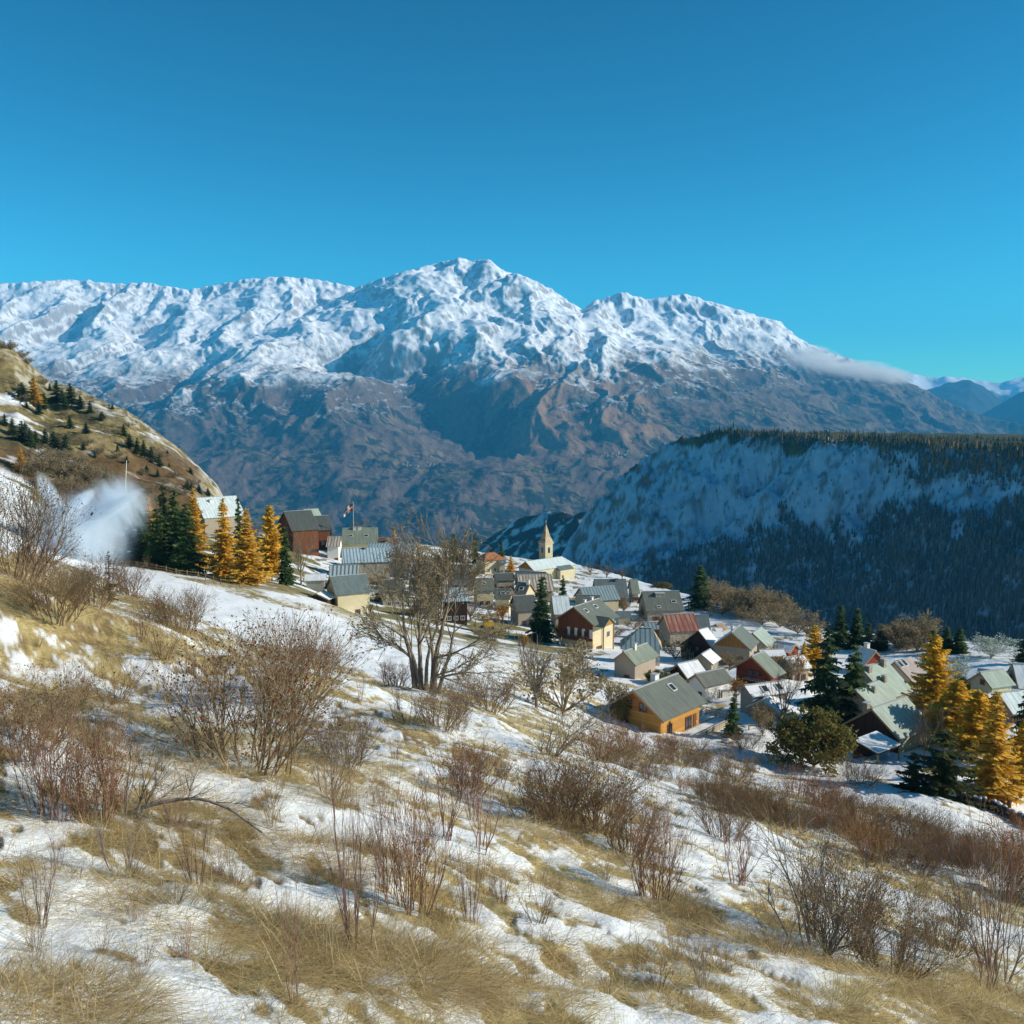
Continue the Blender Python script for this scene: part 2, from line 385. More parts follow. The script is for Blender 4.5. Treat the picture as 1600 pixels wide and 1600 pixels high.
def mz(x, y):
    wx = x + 160 * fbm(x / 900, y / 900, 4, 3); wy = y + 160 * fbm(x / 900 + 9, y / 900, 4, 4)
    z = ridge_field((wx, wy), None, RM)
    b = -780 + .05 * (y - 4600) + 60 * fbm(x / 700, y / 700, 4, 8)
    k = 70.; z = np.maximum(z, b) + k * np.log1p(np.exp(-np.abs(z - b) / k))
    h = sstep(-700, 300, z)
    gx_ = wx + 420 * fbm(x / 2600, y / 2600, 3, 61)
    z = z + (30 + 62 * h) * (ridged(gx_ / 900, wy / 2700, 5, 31, .45) - 1.0) + (8 + 20 * h) * (ridged(gx_ / 300, wy / 850, 4, 37, .5) - 1.0) + (16 - 9 * h) * fbm(x / 170, y / 170, 4, 12) + 16 * h * (ridged(x / 330, y / 330, 5, 44) - 1)
    P = [at(560, 590, 9000)[:2], at(630, 625, 8500)[:2], at(700, 670, 7700)[:2], at(760, 730, 7000)[:2]]; d = np.full(x.shape, 1e9)
    for a, b in zip(P, P[1:]):
        e = b - a; t = np.clip(((wx - a[0]) * e[0] + (wy - a[1]) * e[1]) / (e @ e), 0, 1); d = np.minimum(d, np.hypot(wx - a[0] - t * e[0], wy - a[1] - t * e[1]))
    return z - 330 * np.exp(-(d / 430) ** 2)
def mcol(x, y, z, g):
    n1 = fbm(x / 420, y / 420, 6, 71, .6); n2 = fbm(x / 90, y / 90, 5, 72, .65); n3 = fbm(x / 1500, y / 1500, 4, 73); n4 = fbm(x / 35, y / 35, 3, 78)
    px, py = pix(x, y, z)
    c = np.zeros(x.shape + (3,)) + np.array((.130, .098, .078))                       # bare autumn wood
    c = mixc(c, (.19, .135, .088), sstep(-.1, .5, n1) * .85)                              # brown grass
    c = mixc(c, (.27, .165, .095), sstep(150, 40, np.hypot((px - 900) * .8, (py - 650) * 1.6) + 60 * n1) * .8)
    con = sstep(-.02, .16, n1 * .7 + n2 * .55 + .45 * n3 - .05)
    sp_ = np.random.default_rng(3).random(x.shape); c = c * (.72 + .5 * sp_)[..., None]
    c = mixc(c, (.022, .032, .028), con * sstep(520, 150, z))                                    # conifers
    c = mixc(c, (.19, .15, .07), sstep(.32, .5, n1 + .3 * n4) * sstep(250, -150, z) * sstep(.55, .25, g) * .7)                # fields
    line = np.interp(px, [-300, 100, 350, 520, 660, 800, 950, 1050, 1200, 1400, 1600], [150, 330, 230, 300, 330, 330, 330, 420, 560, 640, 560])
    s = sstep(-170, 190, z - line + 190 * n1 + 150 * n2 + 70 * n4)
    s = np.maximum(s, .9 * sstep(.12, .3, n2 + .4 * n4 + .3 * n1) * sstep(-260, 150, z - line + 250) * sstep(.7, .4, g))
    rock = sstep(.85, 1.3, g + .55 * n2 + .35 * n4) * .75
    rk = np.zeros(c.shape) + np.array((.13, .115, .105))
    scr = .38 * sstep(.18, .5, n2 + n4 * .8) * sstep(900, 250, z)
    sn = mixc(np.zeros(c.shape) + np.array((.86, .87, .89)), (.20, .16, .13), scr)
    sn = mixc(sn, (.13, .115, .105), rock)
    return mixc(c, sn, s)
Ym = np.exp(np.linspace(math.log(4700), math.log(13800), 430))
relief('mountain', np.linspace(-260, 1860, 1150), Ym, mz, SKY[:, 0], SKY[:, 1], 1100., mcol, mtn_mat, 2.2)

# the far ranges that close the valley
def far_range(name, sky, Y0, seed, snowz, w, p0, p1, tree=(.03, .04, .04)):
    sky = np.array(sky, float)
    def zf(x, y):
        px = 800 + FOC * x / y; r = np.interp(px, sky[:, 0], sky[:, 1]); zt = -(r - HOR) / FOC * Y0
        d = y - Y0
        return zt - np.where(d < 0, -d * .30, d * .5) + 110 * (ridged(x / 1700, y / 1700, 6, seed) - 1)
    def cf(x, y, z, g):
        n = fbm(x / 500, y / 500, 5, seed); s = sstep(-150, 150, z - snowz + 260 * n)
        return mixc(np.zeros(x.shape + (3,)) + np.array(tree), (.84, .85, .88), s * sstep(1.3, .8, g + .4 * n))
    relief(name, np.linspace(p0, p1, 260), np.linspace(Y0 - 3500, Y0 + 1500, 90), zf, sky[:, 0], sky[:, 1], 900., cf, mtn_mat, 1.6)
far_range('far_mountain', [(1200, 580), (1350, 575), (1420, 582), (1450, 590), (1490, 588), (1520, 594), (1560, 598), (1600, 588), (1700, 570), (1900, 560)], 24000, 5, 300, 900, 1150, 1980)
far_range('valley_hill', [(1250, 700), (1400, 640), (1440, 612), (1480, 598), (1510, 593), (1535, 604), (1560, 622), (1600, 640), (1700, 660), (1900, 700)], 17500, 15, 900, 900, 1200, 1950)
far_range('valley_hill', [(1300, 760), (1500, 660), (1530, 650), (1560, 632), (1600, 610), (1700, 575), (1900, 540)], 14600, 25, 900, 900, 1280, 1960)

# ================================================================== PLATEAU across the gully
PL = [(840, 960, 1800), (890, 868, 1740), (930, 800, 1660), (970, 755, 1610), (1010, 716, 1560), (1060, 688, 1510), (1100, 675, 1470), (1150, 678, 1420), (1250, 685, 1330), (1350, 688, 1240), (1420, 692, 1180), (1500, 702, 1110), (1600, 708, 1030), (1800, 716, 900), (2100, 724, 760)]
PL3 = np.array([at(*p) for p in PL])
def plz_front(x, y):
    px = 800 + FOC * x / (y * CP + 60 * SP); return np.interp(px, [p[0] for p in PL], [p[2] for p in PL]) - 6 - y
def plz(x, y):
    u = x / y; best = np.full(x.shape, 1e9); zr = np.zeros(x.shape)
    wx = x + 22 * fbm(x / 110, y / 110, 4, 3); wy = y + 22 * fbm(x / 110 + 5, y / 110, 4, 6)
    sgn = np.zeros(x.shape)
    for i in range(len(PL3) - 1):
        a, b = PL3[i], PL3[i + 1]; dx, dy = b[0] - a[0], b[1] - a[1]
        t = np.clip(((wx - a[0]) * dx + (wy - a[1]) * dy) / (dx * dx + dy * dy), 0, 1)
        d = np.hypot(wx - a[0] - t * dx, wy - a[1] - t * dy); k = d < best
        best = np.where(k, d, best); zr = np.where(k, a[2] + t * (b[2] - a[2]), zr); sgn = np.where(k, dx * (wy - a[1]) - dy * (wx - a[0]), sgn)
    front = sgn < 0
    nz = fbm(x / 60, y / 60, 5, 14)
    fall = 1.2 * np.minimum(best, 110) + .86 * np.maximum(best - 110, 0)
    z = np.where(front, zr - fall, zr - np.where(x < PL3[6][0], .45, .02) * best) + (3 + 9 * front) * nz
    z = z + np.where(front, 7 * (ridged(x / 140, y / 140, 4, 18) - 1.1), 0) * sstep(0, 60, best)
    return np.maximum(z, -700)
FB = np.array([(840, 895), (900, 900), (1000, 884), (1100, 868), (1160, 846), (1230, 812), (1262, 836), (1330, 842), (1380, 800), (1440, 786), (1500, 806), (1560, 800), (1650, 780), (1900, 760)], float)
def forest_at(px, py, x, y):
    j = 26 * fbm(px / 50, py / 40, 4, 23)
    low = sstep(-12, 12, py + j - np.interp(px, FB[:, 0], FB[:, 1]))
    mid = sstep(-6, 10, py + j * .5 - 700) * sstep(770, 745, py + j) * sstep(1370, 1440, px + j * 2)
    top = sstep(-2, 6, py - np.interp(px, [p[0] for p in PL], [p[1] for p in PL])) * sstep(24, 8, py + j * .4 - np.interp(px, [p[0] for p in PL], [p[1] for p in PL])) * sstep(1080, 1130, px)
    gap = sstep(.22, .5, fbm(px / 46, py / 24, 4, 29))
    return np.maximum(np.maximum(low, mid) * (1 - .75 * gap), top)
def plc(x, y, z, g):
    px, py = pix(x, y, z); n = fbm(x / 30, y / 30, 5, 81, .6); n2 = fbm(x / 8, y / 8, 4, 83, .6)
    c = np.zeros(x.shape + (3,)) + np.array((.34, .46, .60))  # rock and snow tinted blue: the cliff's shade is put into the colour
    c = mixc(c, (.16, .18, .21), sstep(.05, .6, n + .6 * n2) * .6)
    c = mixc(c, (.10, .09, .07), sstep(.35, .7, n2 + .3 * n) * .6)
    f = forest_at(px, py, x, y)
    c = mixc(c, (.06, .075, .08), f * sstep(-.5, .2, n2) * .85)  # wood patches, blue of the shade mixed into the colour too
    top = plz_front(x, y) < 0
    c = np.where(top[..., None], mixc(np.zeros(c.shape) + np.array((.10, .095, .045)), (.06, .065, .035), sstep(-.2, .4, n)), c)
    # slanting rock bands below the edge
    band = fbm((x + z) / 40, (x - z) / 14, 4, 85)
    c = mixc(c, (.13, .12, .11), sstep(.1, .4, band) * sstep(1130, 1000, px) * .9)
    return c
pl_mat = col_mat('plateau_surface', .9, .05, .2, .12, .4, 2.5)
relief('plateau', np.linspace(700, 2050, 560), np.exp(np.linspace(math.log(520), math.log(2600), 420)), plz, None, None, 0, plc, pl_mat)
def lowspur(x, y):
    P = [at(*p) for p in ((640, 930, 2700), (740, 862, 2500), (800, 816, 2350), (830, 804, 2300), (870, 801, 2250), (940, 799, 2150), (1000, 790, 2100))]
    best = np.full(x.shape, -1e9)
    for a, b in zip(P, P[1:]):
        dx, dy = b[0] - a[0], b[1] - a[1]; t = np.clip(((x - a[0]) * dx + (y - a[1]) * dy) / (dx * dx + dy * dy), 0, 1)
        best = np.maximum(best, a[2] + t * (b[2] - a[2]) - .72 * np.hypot(x - a[0] - t * dx, y - a[1] - t * dy))
    return np.maximum(best + 7 * fbm(x / 60, y / 60, 5, 4), -720)
def lowc(x, y, z, g):
    n = fbm(x / 40, y / 40, 5, 8, .6); return mixc(np.zeros(x.shape + (3,)) + np.array((.05, .055, .055)), (.62, .64, .68), sstep(.0, .5, n))
relief('low_spur', np.linspace(560, 1010, 190), np.linspace(1750, 2900, 160), lowspur, None, None, 0, lowc, pl_mat)

# ================================================================== HILLSIDE with rocks and pines
HS = np.array([(-300, 440), (-100, 500), (0, 533), (30, 549), (60, 577), (80, 596), (120, 606), (160, 626), (200, 642), (240, 672), (280, 702), (310, 731), (335, 757), (350, 785), (370, 830), (400, 900)], float)
def hillz(x, y):
    px = 800 + FOC * x / y
    r1 = np.interp(px, HS[:, 0], HS[:, 1]); yr = 560 - .18 * (px + 100); y0 = 250 + .12 * px
    s = np.clip((y - y0) / (yr - y0), 0, 1); r0 = 880 + .05 * px
    prof = s ** .85
    row = r0 + (r1 - r0) * prof
    z = -(row - HOR) / FOC * y
    z = np.where(y > yr, -(r1 - HOR) / FOC * yr - .5 * (y - yr), z)
    return z + 2.2 * fbm(x / 35, y / 35, 5, 6) * sstep(0, .2, s) + .8 * ridged(x / 14, y / 14, 4, 16)
def hillc(x, y, z, g):
    px, py = pix(x, y, z); n = fbm(x / 22, y / 22, 5, 51, .6); n2 = fbm(x / 5, y / 5, 4, 53, .6)
    c = np.zeros(x.shape + (3,)) + np.array((.20, .15, .062))
    c = mixc(c, (.085, .075, .035), sstep(-.15, .4, n + .6 * n2)); c = mixc(c, (.28, .215, .10), sstep(.2, .6, n2 - n))
    dsk = py - np.interp(px, HS[:, 0], HS[:, 1])
    rock = np.maximum(sstep(34, 8, dsk) * sstep(.0, .35, n2 + .5 * n + .12), sstep(.95, 1.4, g + .4 * n2))
    c = mixc(c, (.42, .38, .31), rock * .85)
    thick = sstep(690, 720, py + 14 * n) * sstep(330, 300, px) 
    c = mixc(c, (.13, .075, .035), thick * .8)
    sn = sstep(-4, 4, 8 - np.abs(py - 622 - px * .12 + 6 * n)) * sstep(55, 35, px) + .8 * sstep(.42, .6, fbm(x / 40, y / 9, 4, 57)) * sstep(600, 640, py) * sstep(800, 690, py)
    c = mixc(c, (.82, .83, .86), np.clip(sn, 0, 1) * .9)
    sn2 = sstep(-6, 6, py - (733 + .45 * px) + 4 * n) * sstep(60, 40, px)
    return mixc(c, (.84, .85, .87), sn2)
hill_mat = col_mat('hillside_surface', .9, .05, .25, .5, .5, .6)
relief('hill', np.linspace(-320, 398, 420), np.linspace(235, 760, 330), hillz, HS[:, 0], HS[:, 1], 90., hillc, hill_mat, .8)
# ================================================================== PLANTS
leaf_mat = col_mat('leaf_and_needle', .7, .15, .3, 1.3)
_n = leaf_mat.node_tree; _b = _n.nodes['Principled BSDF']; _t = _n.nodes.new('ShaderNodeBsdfTranslucent'); _x = _n.nodes.new('ShaderNodeMixShader'); _x.inputs[0].default_value = .35
_n.links.new(_b.inputs['Base Color'].links[0].from_socket, _t.inputs['Color']); _n.links.new(_b.outputs[0], _x.inputs[1]); _n.links.new(_t.outputs[0], _x.inputs[2]); _n.links.new(_x.outputs[0], _n.nodes['Material Output'].inputs['Surface'])
twig_mat = col_mat('twig_and_straw', .8, .1, .25, 6.0)
bark_mat = col_mat('bark', .9, .05, .35, 5.0, .5, .02)

class Acc:
    """tubes and cards collected as arrays"""
    def __init__(s): s.V = []; s.F4 = []; s.F3 = []; s.C = []; s.n = 0
    def seg(s, p0, p1, r0, r1, col, k=3):
        t = p1 - p0; L = np.linalg.norm(t)
        if L < 1e-6: return
        t = t / L; a = np.cross(t, (.3, .2, .9)) if abs(t[2]) < .9 else np.cross(t, (1, .1, 0)); a /= np.linalg.norm(a); b = np.cross(t, a)
        for j in range(k):
            w = 2 * math.pi * j / k; q = a * math.cos(w) + b * math.sin(w)
            s.V.append(p0 + q * r0); s.V.append(p1 + q * r1); s.C += [col, col]
        n = s.n
        for j in range(k):
            j2 = (j + 1) % k; s.F4.append((n + 2 * j, n + 2 * j2, n + 2 * j2 + 1, n + 2 * j + 1))
        s.n += 2 * k
    def tri(s, a, b, c, col):
        s.V += [a, b, c]; s.C += [col] * 3; s.F3.append((s.n, s.n + 1, s.n + 2)); s.n += 3
    def quad(s, a, b, c, d, col):
        s.V += [a, b, c, d]; s.C += [col] * 4; s.F4.append((s.n, s.n + 1, s.n + 2, s.n + 3)); s.n += 4
    def mesh(s, name, smooth=False):
        return np_mesh(name, np.array(s.V), [np.array(s.F4, np.int32).reshape(-1, 4), np.array(s.F3, np.int32).reshape(-1, 3)], np.array(s.C), smooth)
def rvec(rg): v = rg.normal(size=3); return v / np.linalg.norm(v)
def vary(c, rg, a=.25):
    return tuple(np.clip(np.array(c) * (1 + rg.uniform(-a, a)), 0, 1))

def conifer(seed, h=1.0, rad=.22, tiers=22, dense=1.0, cols=((.068, .115, .038), (.125, .180, .055)), droop=.32, bare=.06, width_pow=.9, spray=.095, irr=.2):
    """trunk mesh, crown mesh of a unit-height spruce or larch: branch whorls with hanging sprays"""
    rg = np.random.default_rng(seed); tr = Acc(); cr = Acc()
    tr.seg(np.array((0, 0, -.03)), np.array((0, 0, .5)), .016, .010, (.10, .075, .055), 6); tr.seg(np.array((0, 0, .5)), np.array((0, 0, .98)), .010, .002, (.10, .075, .055), 5)
    lean = rg.normal(size=2) * .01
    for i in range(tiers):
        f = (i + .5) / tiers; z = bare + (1 - bare) * f ** 1.05
        Lr = rad * (1 - f) ** width_pow + .012
        nb = max(4, int((5 + 5 * (1 - f)) * dense)); ph = rg.uniform(0, 6.3)
        for k in range(nb):
            if rg.random() < irr * .6: continue
            a = ph + 2 * math.pi * k / nb + rg.normal() * .22; L = Lr * rg.uniform(1 - irr * 2.2, 1 + irr)
            d = np.array((math.cos(a), math.sin(a), 0)); s_ = np.array((-math.sin(a), math.cos(a), 0))
            zz = min(.985, z + rg.normal() * .55 / tiers)
            up = .30 * (f - .35)
            def bp(t): return np.array((lean[0] * z, lean[1] * z, zz)) + d * (L * t) + np.array((0, 0, up * L * t - droop * L * t * t + .10 * L * max(0, t - .75) * 3))
            tr.seg(bp(0), bp(.85), .004, .0012, (.09, .07, .05), 3)
            m = max(3, int(L / spray * 3.2))
            for q in range(m):
                t = (q + .6) / m; p = bp(t); sz = spray * (.55 + .6 * (1 - t)) * rg.uniform(.7, 1.25) * (.55 + .45 * min(1, Lr / .12))
                c = vary(cols[0] if rg.random() < .5 else cols[1], rg, .3)
                for sg in (-1, 1):
                    e = p + s_ * sg * sz * rg.uniform(.5, 1.0) + d * sz * rg.uniform(.25, .7) + np.array((0, 0, -sz * rg.uniform(.1, .55)))
                    cr.tri(p - d * sz * .30, e, p + d * sz * .55 + np.array((0, 0, -sz * .05)), c)
                    if rg.random() < .6:
                        e2 = p + s_ * sg * sz * .25 + np.array((0, 0, -sz * rg.uniform(.5, 1.0)))
                        cr.tri(p - d * sz * .25, e2, p + d * sz * .3, vary(c, rg, .2))
    cr.seg(np.array((0, 0, .965)), np.array((lean[0], lean[1], 1.01)), .006, .001, cols[1], 3)
    return tr.mesh('trunk', True), cr.mesh('crown')
SPR = [conifer(11), conifer(12, rad=.19, tiers=24), conifer(13, rad=.25, tiers=20, irr=.22), conifer(14, rad=.15, tiers=26)]
DARK = [conifer(21, rad=.34, tiers=20, cols=((.055, .092, .038), (.095, .135, .052)), irr=.2), conifer(22, rad=.42, tiers=16, bare=.02, width_pow=.55, cols=((.05, .07, .02), (.085, .085, .028)), droop=.1, irr=.3)]
LAR = [conifer(31, rad=.20, tiers=34, dense=1.25, cols=((.78, .45, .045), (.84, .55, .075)), droop=.12, spray=.060, irr=.24), conifer(32, rad=.23, tiers=32, dense=1.25, cols=((.74, .43, .05), (.84, .55, .085)), droop=.06, spray=.058, irr=.27),
       conifer(33, rad=.26, tiers=30, dense=1.3, width_pow=.55, bare=.14, cols=((.80, .46, .035), (.86, .57, .06)), droop=.0, spray=.062, irr=.28)]

def grow(acc, p, d, L, r, lvl, rg, par, tips, col):
    """recursive limb: par = (segments, wobble, children, spread, shrink, up, min radius)"""
    seg, wob, nch, spread, shrink, up, rmin, _ = par
    n = seg if lvl > 0 else max(2, seg - 1); pts = [p]
    for i in range(n):
        d = d + rvec(rg) * wob + np.array((0, 0, up)); d = d / np.linalg.norm(d)
        q = pts[-1] + d * (L / n); t0 = i / n; t1 = (i + 1) / n
        acc.seg(pts[-1], q, max(rmin, r * (1 - .55 * t0)), max(rmin, r * (1 - .55 * t1)), vary(col, rg, .2), 6 if r > .02 and lvl > 2 else (4 if lvl > 1 else 3))
        pts.append(q)
        if lvl > 0 and i >= (1 if lvl < par[-1] else 0):
            for c in range(rg.poisson(nch)):
                ax = rvec(rg); nd = d + (ax - d * (ax @ d)) * spread * rg.uniform(.7, 1.3); nd /= np.linalg.norm(nd)
                grow(acc, q, nd, L * shrink * rg.uniform(.7, 1.2), r * (1 - .55 * t1) * .62, lvl - 1, rg, par, tips, col)
    tips.append((pts[-1], d))
    if lvl > 0:
        for c in range(2):
            ax = rvec(rg); nd = d + (ax - d * (ax @ d)) * spread * .55; nd /= np.linalg.norm(nd)
            grow(acc, pts[-1], nd, L * shrink * rg.uniform(.75, 1.1), r * .40, lvl - 1, rg, par, tips, col)
def leaves_on(tips, rg, n, size, cols, spread=.02):
    a = Acc()
    for p, d in tips:
        for k in range(n):
            q = p + rg.normal(size=3) * spread; u = rvec(rg); v = np.cross(u, rvec(rg)); v /= max(1e-3, np.linalg.norm(v)); s = size * rg.uniform(.6, 1.3)
            c = vary(cols[rg.integers(len(cols))], rg, .25)
            a.quad(q - u * s * .5, q + v * s * .35, q + u * s * .5, q - v * s * .35, c)
    return a
def bush(seed, stems=14, col=(.115, .072, .052), lvl=2, up=.05, lean=.75, leafc=None, nleaf=0, berries=0, rmin=.0016, L=.62, wob=.16, nch=1.25, spread=.75, r0=.010, base=.13):
    """unit-high leafless shrub: a stool of stems that fork into fine twigs"""
    rg = np.random.default_rng(seed); a = Acc(); tips = []; col = tuple(np.array(col) * 1.75)
    for i in range(stems):
        an = rg.uniform(0, 6.283); rr = base * math.sqrt(rg.random()); b = np.array((math.cos(an) * rr, math.sin(an) * rr, -.03))
        tilt = rg.uniform(.05, lean); d = np.array((math.cos(an) * tilt, math.sin(an) * tilt, 1.0)); d /= np.linalg.norm(d)
        grow(a, b, d, L * rg.uniform(.65, 1.15), r0 * rg.uniform(.6, 1.2), lvl, rg, (4, wob, nch, spread, .52, up, rmin, lvl), tips, col)
    ms = [('stems', a.mesh('stems'), bark_mat)]
    b = leaves_on(tips, rg, nleaf, .019, leafc, .035) if nleaf else Acc()
    if berries:
        for i in rg.choice(len(tips), min(berries, len(tips)), False):
            q = tips[i][0] + np.array((0, 0, -.01)); s = .009
            v = [q + np.array(e) * s for e in ((1, 0, 0), (0, 1, 0), (-1, 0, 0), (0, -1, 0), (0, 0, 1.3), (0, 0, -1.3))]
            for i in range(4):
                b.tri(v[i], v[(i + 1) % 4], v[4], (.42, .035, .02)); b.tri(v[(i + 1) % 4], v[i], v[5], (.36, .03, .02))
    if b.n: ms.append(('leaves', b.mesh('leaves'), leaf_mat))  # this mesh also carries the red berries, on some shrubs only berries
    return ms
BUSH = {
    'dense': [bush(41, 40, (.138, .096, .060), base=.34, lean=.9, nch=1.6, r0=.008, rmin=.0012, leafc=((.17, .10, .04), (.22, .085, .03)), nleaf=1, berries=60), bush(42, 36, (.135, .092, .056), base=.30, lean=.9, nch=1.6, r0=.008, rmin=.0012, leafc=((.18, .105, .04), (.13, .10, .05)), nleaf=1, berries=30)],
    'red': [bush(51, 26, (.15, .088, .056), base=.22, nch=1.5, r0=.008, rmin=.0013, up=.10, lean=.55, leafc=((.24, .075, .03), (.20, .10, .03)), nleaf=1, berries=40), bush(52, 24, (.15, .085, .055), base=.24, nch=1.5, r0=.008, rmin=.0013, up=.12, lean=.5, berries=50)],
    'grey': [bush(61, 11, (.155, .125, .10), up=.03, lean=.7, lvl=2, nch=1.1), bush(62, 9, (.14, .115, .095), lvl=2, lean=.95, up=.02, wob=.22)],
    'stems': [bush(71, 13, (.12, .072, .062), lvl=1, up=.16, lean=.35, L=.9, nch=1.0, spread=.45, r0=.0085), bush(72, 8, (.135, .07, .06), lvl=1, up=.12, lean=.45, L=.9, nch=.7, spread=.4, r0=.006)],
    'brown': [bush(81, 20, (.15, .10, .052), lvl=1, up=.06, lean=.6, L=.8, nch=1.3, spread=.6, r0=.006, leafc=((.20, .13, .055), (.26, .18, .08)), nleaf=1)],
    'orange': [bush(91, 14, (.15, .08, .05), lvl=2, up=.06, lean=.6, leafc=((.40, .17, .02), (.35, .09, .03), (.42, .25, .04)), nleaf=3, berries=90)],
}
def crown_tree(seed, col=(.16, .13, .10), lv=3, leafc=None, nleaf=0, trunkL=.30, r=.022, spread=.62, L=.36, lim=5, up=.06, tilt=.95):
    """small round bare tree or bush-tree of unit height"""
    rg = np.random.default_rng(seed); a = Acc(); tips = []; tr = Acc()
    top = np.array((0, 0, trunkL)); tr.seg(np.array((0, 0, -.04)), top, r * 1.25, r, vary(col, rg), 6)
    for i in range(lim):
        an = 6.283 * i / lim + rg.normal() * .3; tl = rg.uniform(.15, tilt); d = np.array((math.cos(an) * tl, math.sin(an) * tl, 1.)); d /= np.linalg.norm(d)
        grow(a, top * rg.uniform(.6, 1), d, L * rg.uniform(.8, 1.15), r * .6, lv - 1, rg, (4, .16, 1.15, spread, .62, up, .0022, lv - 1), tips, col)
    ms = [('trunk', tr.mesh('trunk', True), bark_mat), ('crown', a.mesh('crown'), bark_mat)]
    if nleaf: ms.append(('leaves', leaves_on(tips, rg, nleaf, .045, leafc, .035).mesh('leaves'), leaf_mat))
    return ms
TREE = {
    'bare': [crown_tree(101, (.20, .155, .11), lim=8, L=.40), crown_tree(102, (.19, .15, .12), lim=9, trunkL=.2, L=.42)],
    'tan': [crown_tree(103, (.30, .22, .13), lim=13, trunkL=.06, L=.40, tilt=1.7, leafc=((.33, .25, .14), (.27, .21, .12)), nleaf=3), crown_tree(104, (.28, .21, .13), lim=13, trunkL=.07, L=.40, tilt=1.6, leafc=((.32, .24, .14), (.25, .20, .11)), nleaf=3)],
    'frost': [crown_tree(105, (.42, .43, .38), lim=12, trunkL=.08, L=.40, tilt=1.8, leafc=((.40, .45, .37), (.52, .55, .48)), nleaf=3)],
    'olive': [crown_tree(106, (.12, .10, .05), lim=20, trunkL=.04, L=.40, tilt=2.4, leafc=((.13, .14, .035), (.20, .18, .05), (.24, .16, .04)), nleaf=14)],
    'orange': [crown_tree(107, (.16, .10, .06), lim=6, trunkL=.15, leafc=((.42, .19, .025), (.36, .13, .025), (.45, .26, .04)), nleaf=4)],
}
def plant(name, parts, loc, h, label, cat, group=None, rz=None, wide=1.0, seed=0, tilt=0):
    rg = random.Random(seed * 31 + int(abs(loc[0]) * 97) + int(loc[1] * 13))
    o = empty(name, loc, rg.uniform(0, 6.28) if rz is None else rz); o.scale = (h * wide, h * wide, h); o.rotation_euler[1] = tilt
    tag(o, label, cat, group)
    for nm, me, mt in parts:
        c = bpy.data.objects.new(nm, me); COL.objects.link(c); c.parent = o
        if not me.materials: me.materials.append(mt)
    return o
def con(tm, parts=None): return [('trunk', tm[0], bark_mat), ('crown', tm[1], leaf_mat)]
def hpx(h, P): return h * (P[1] * CP - P[2] * SP) / FOC         # metres that span h photo pixels at point P

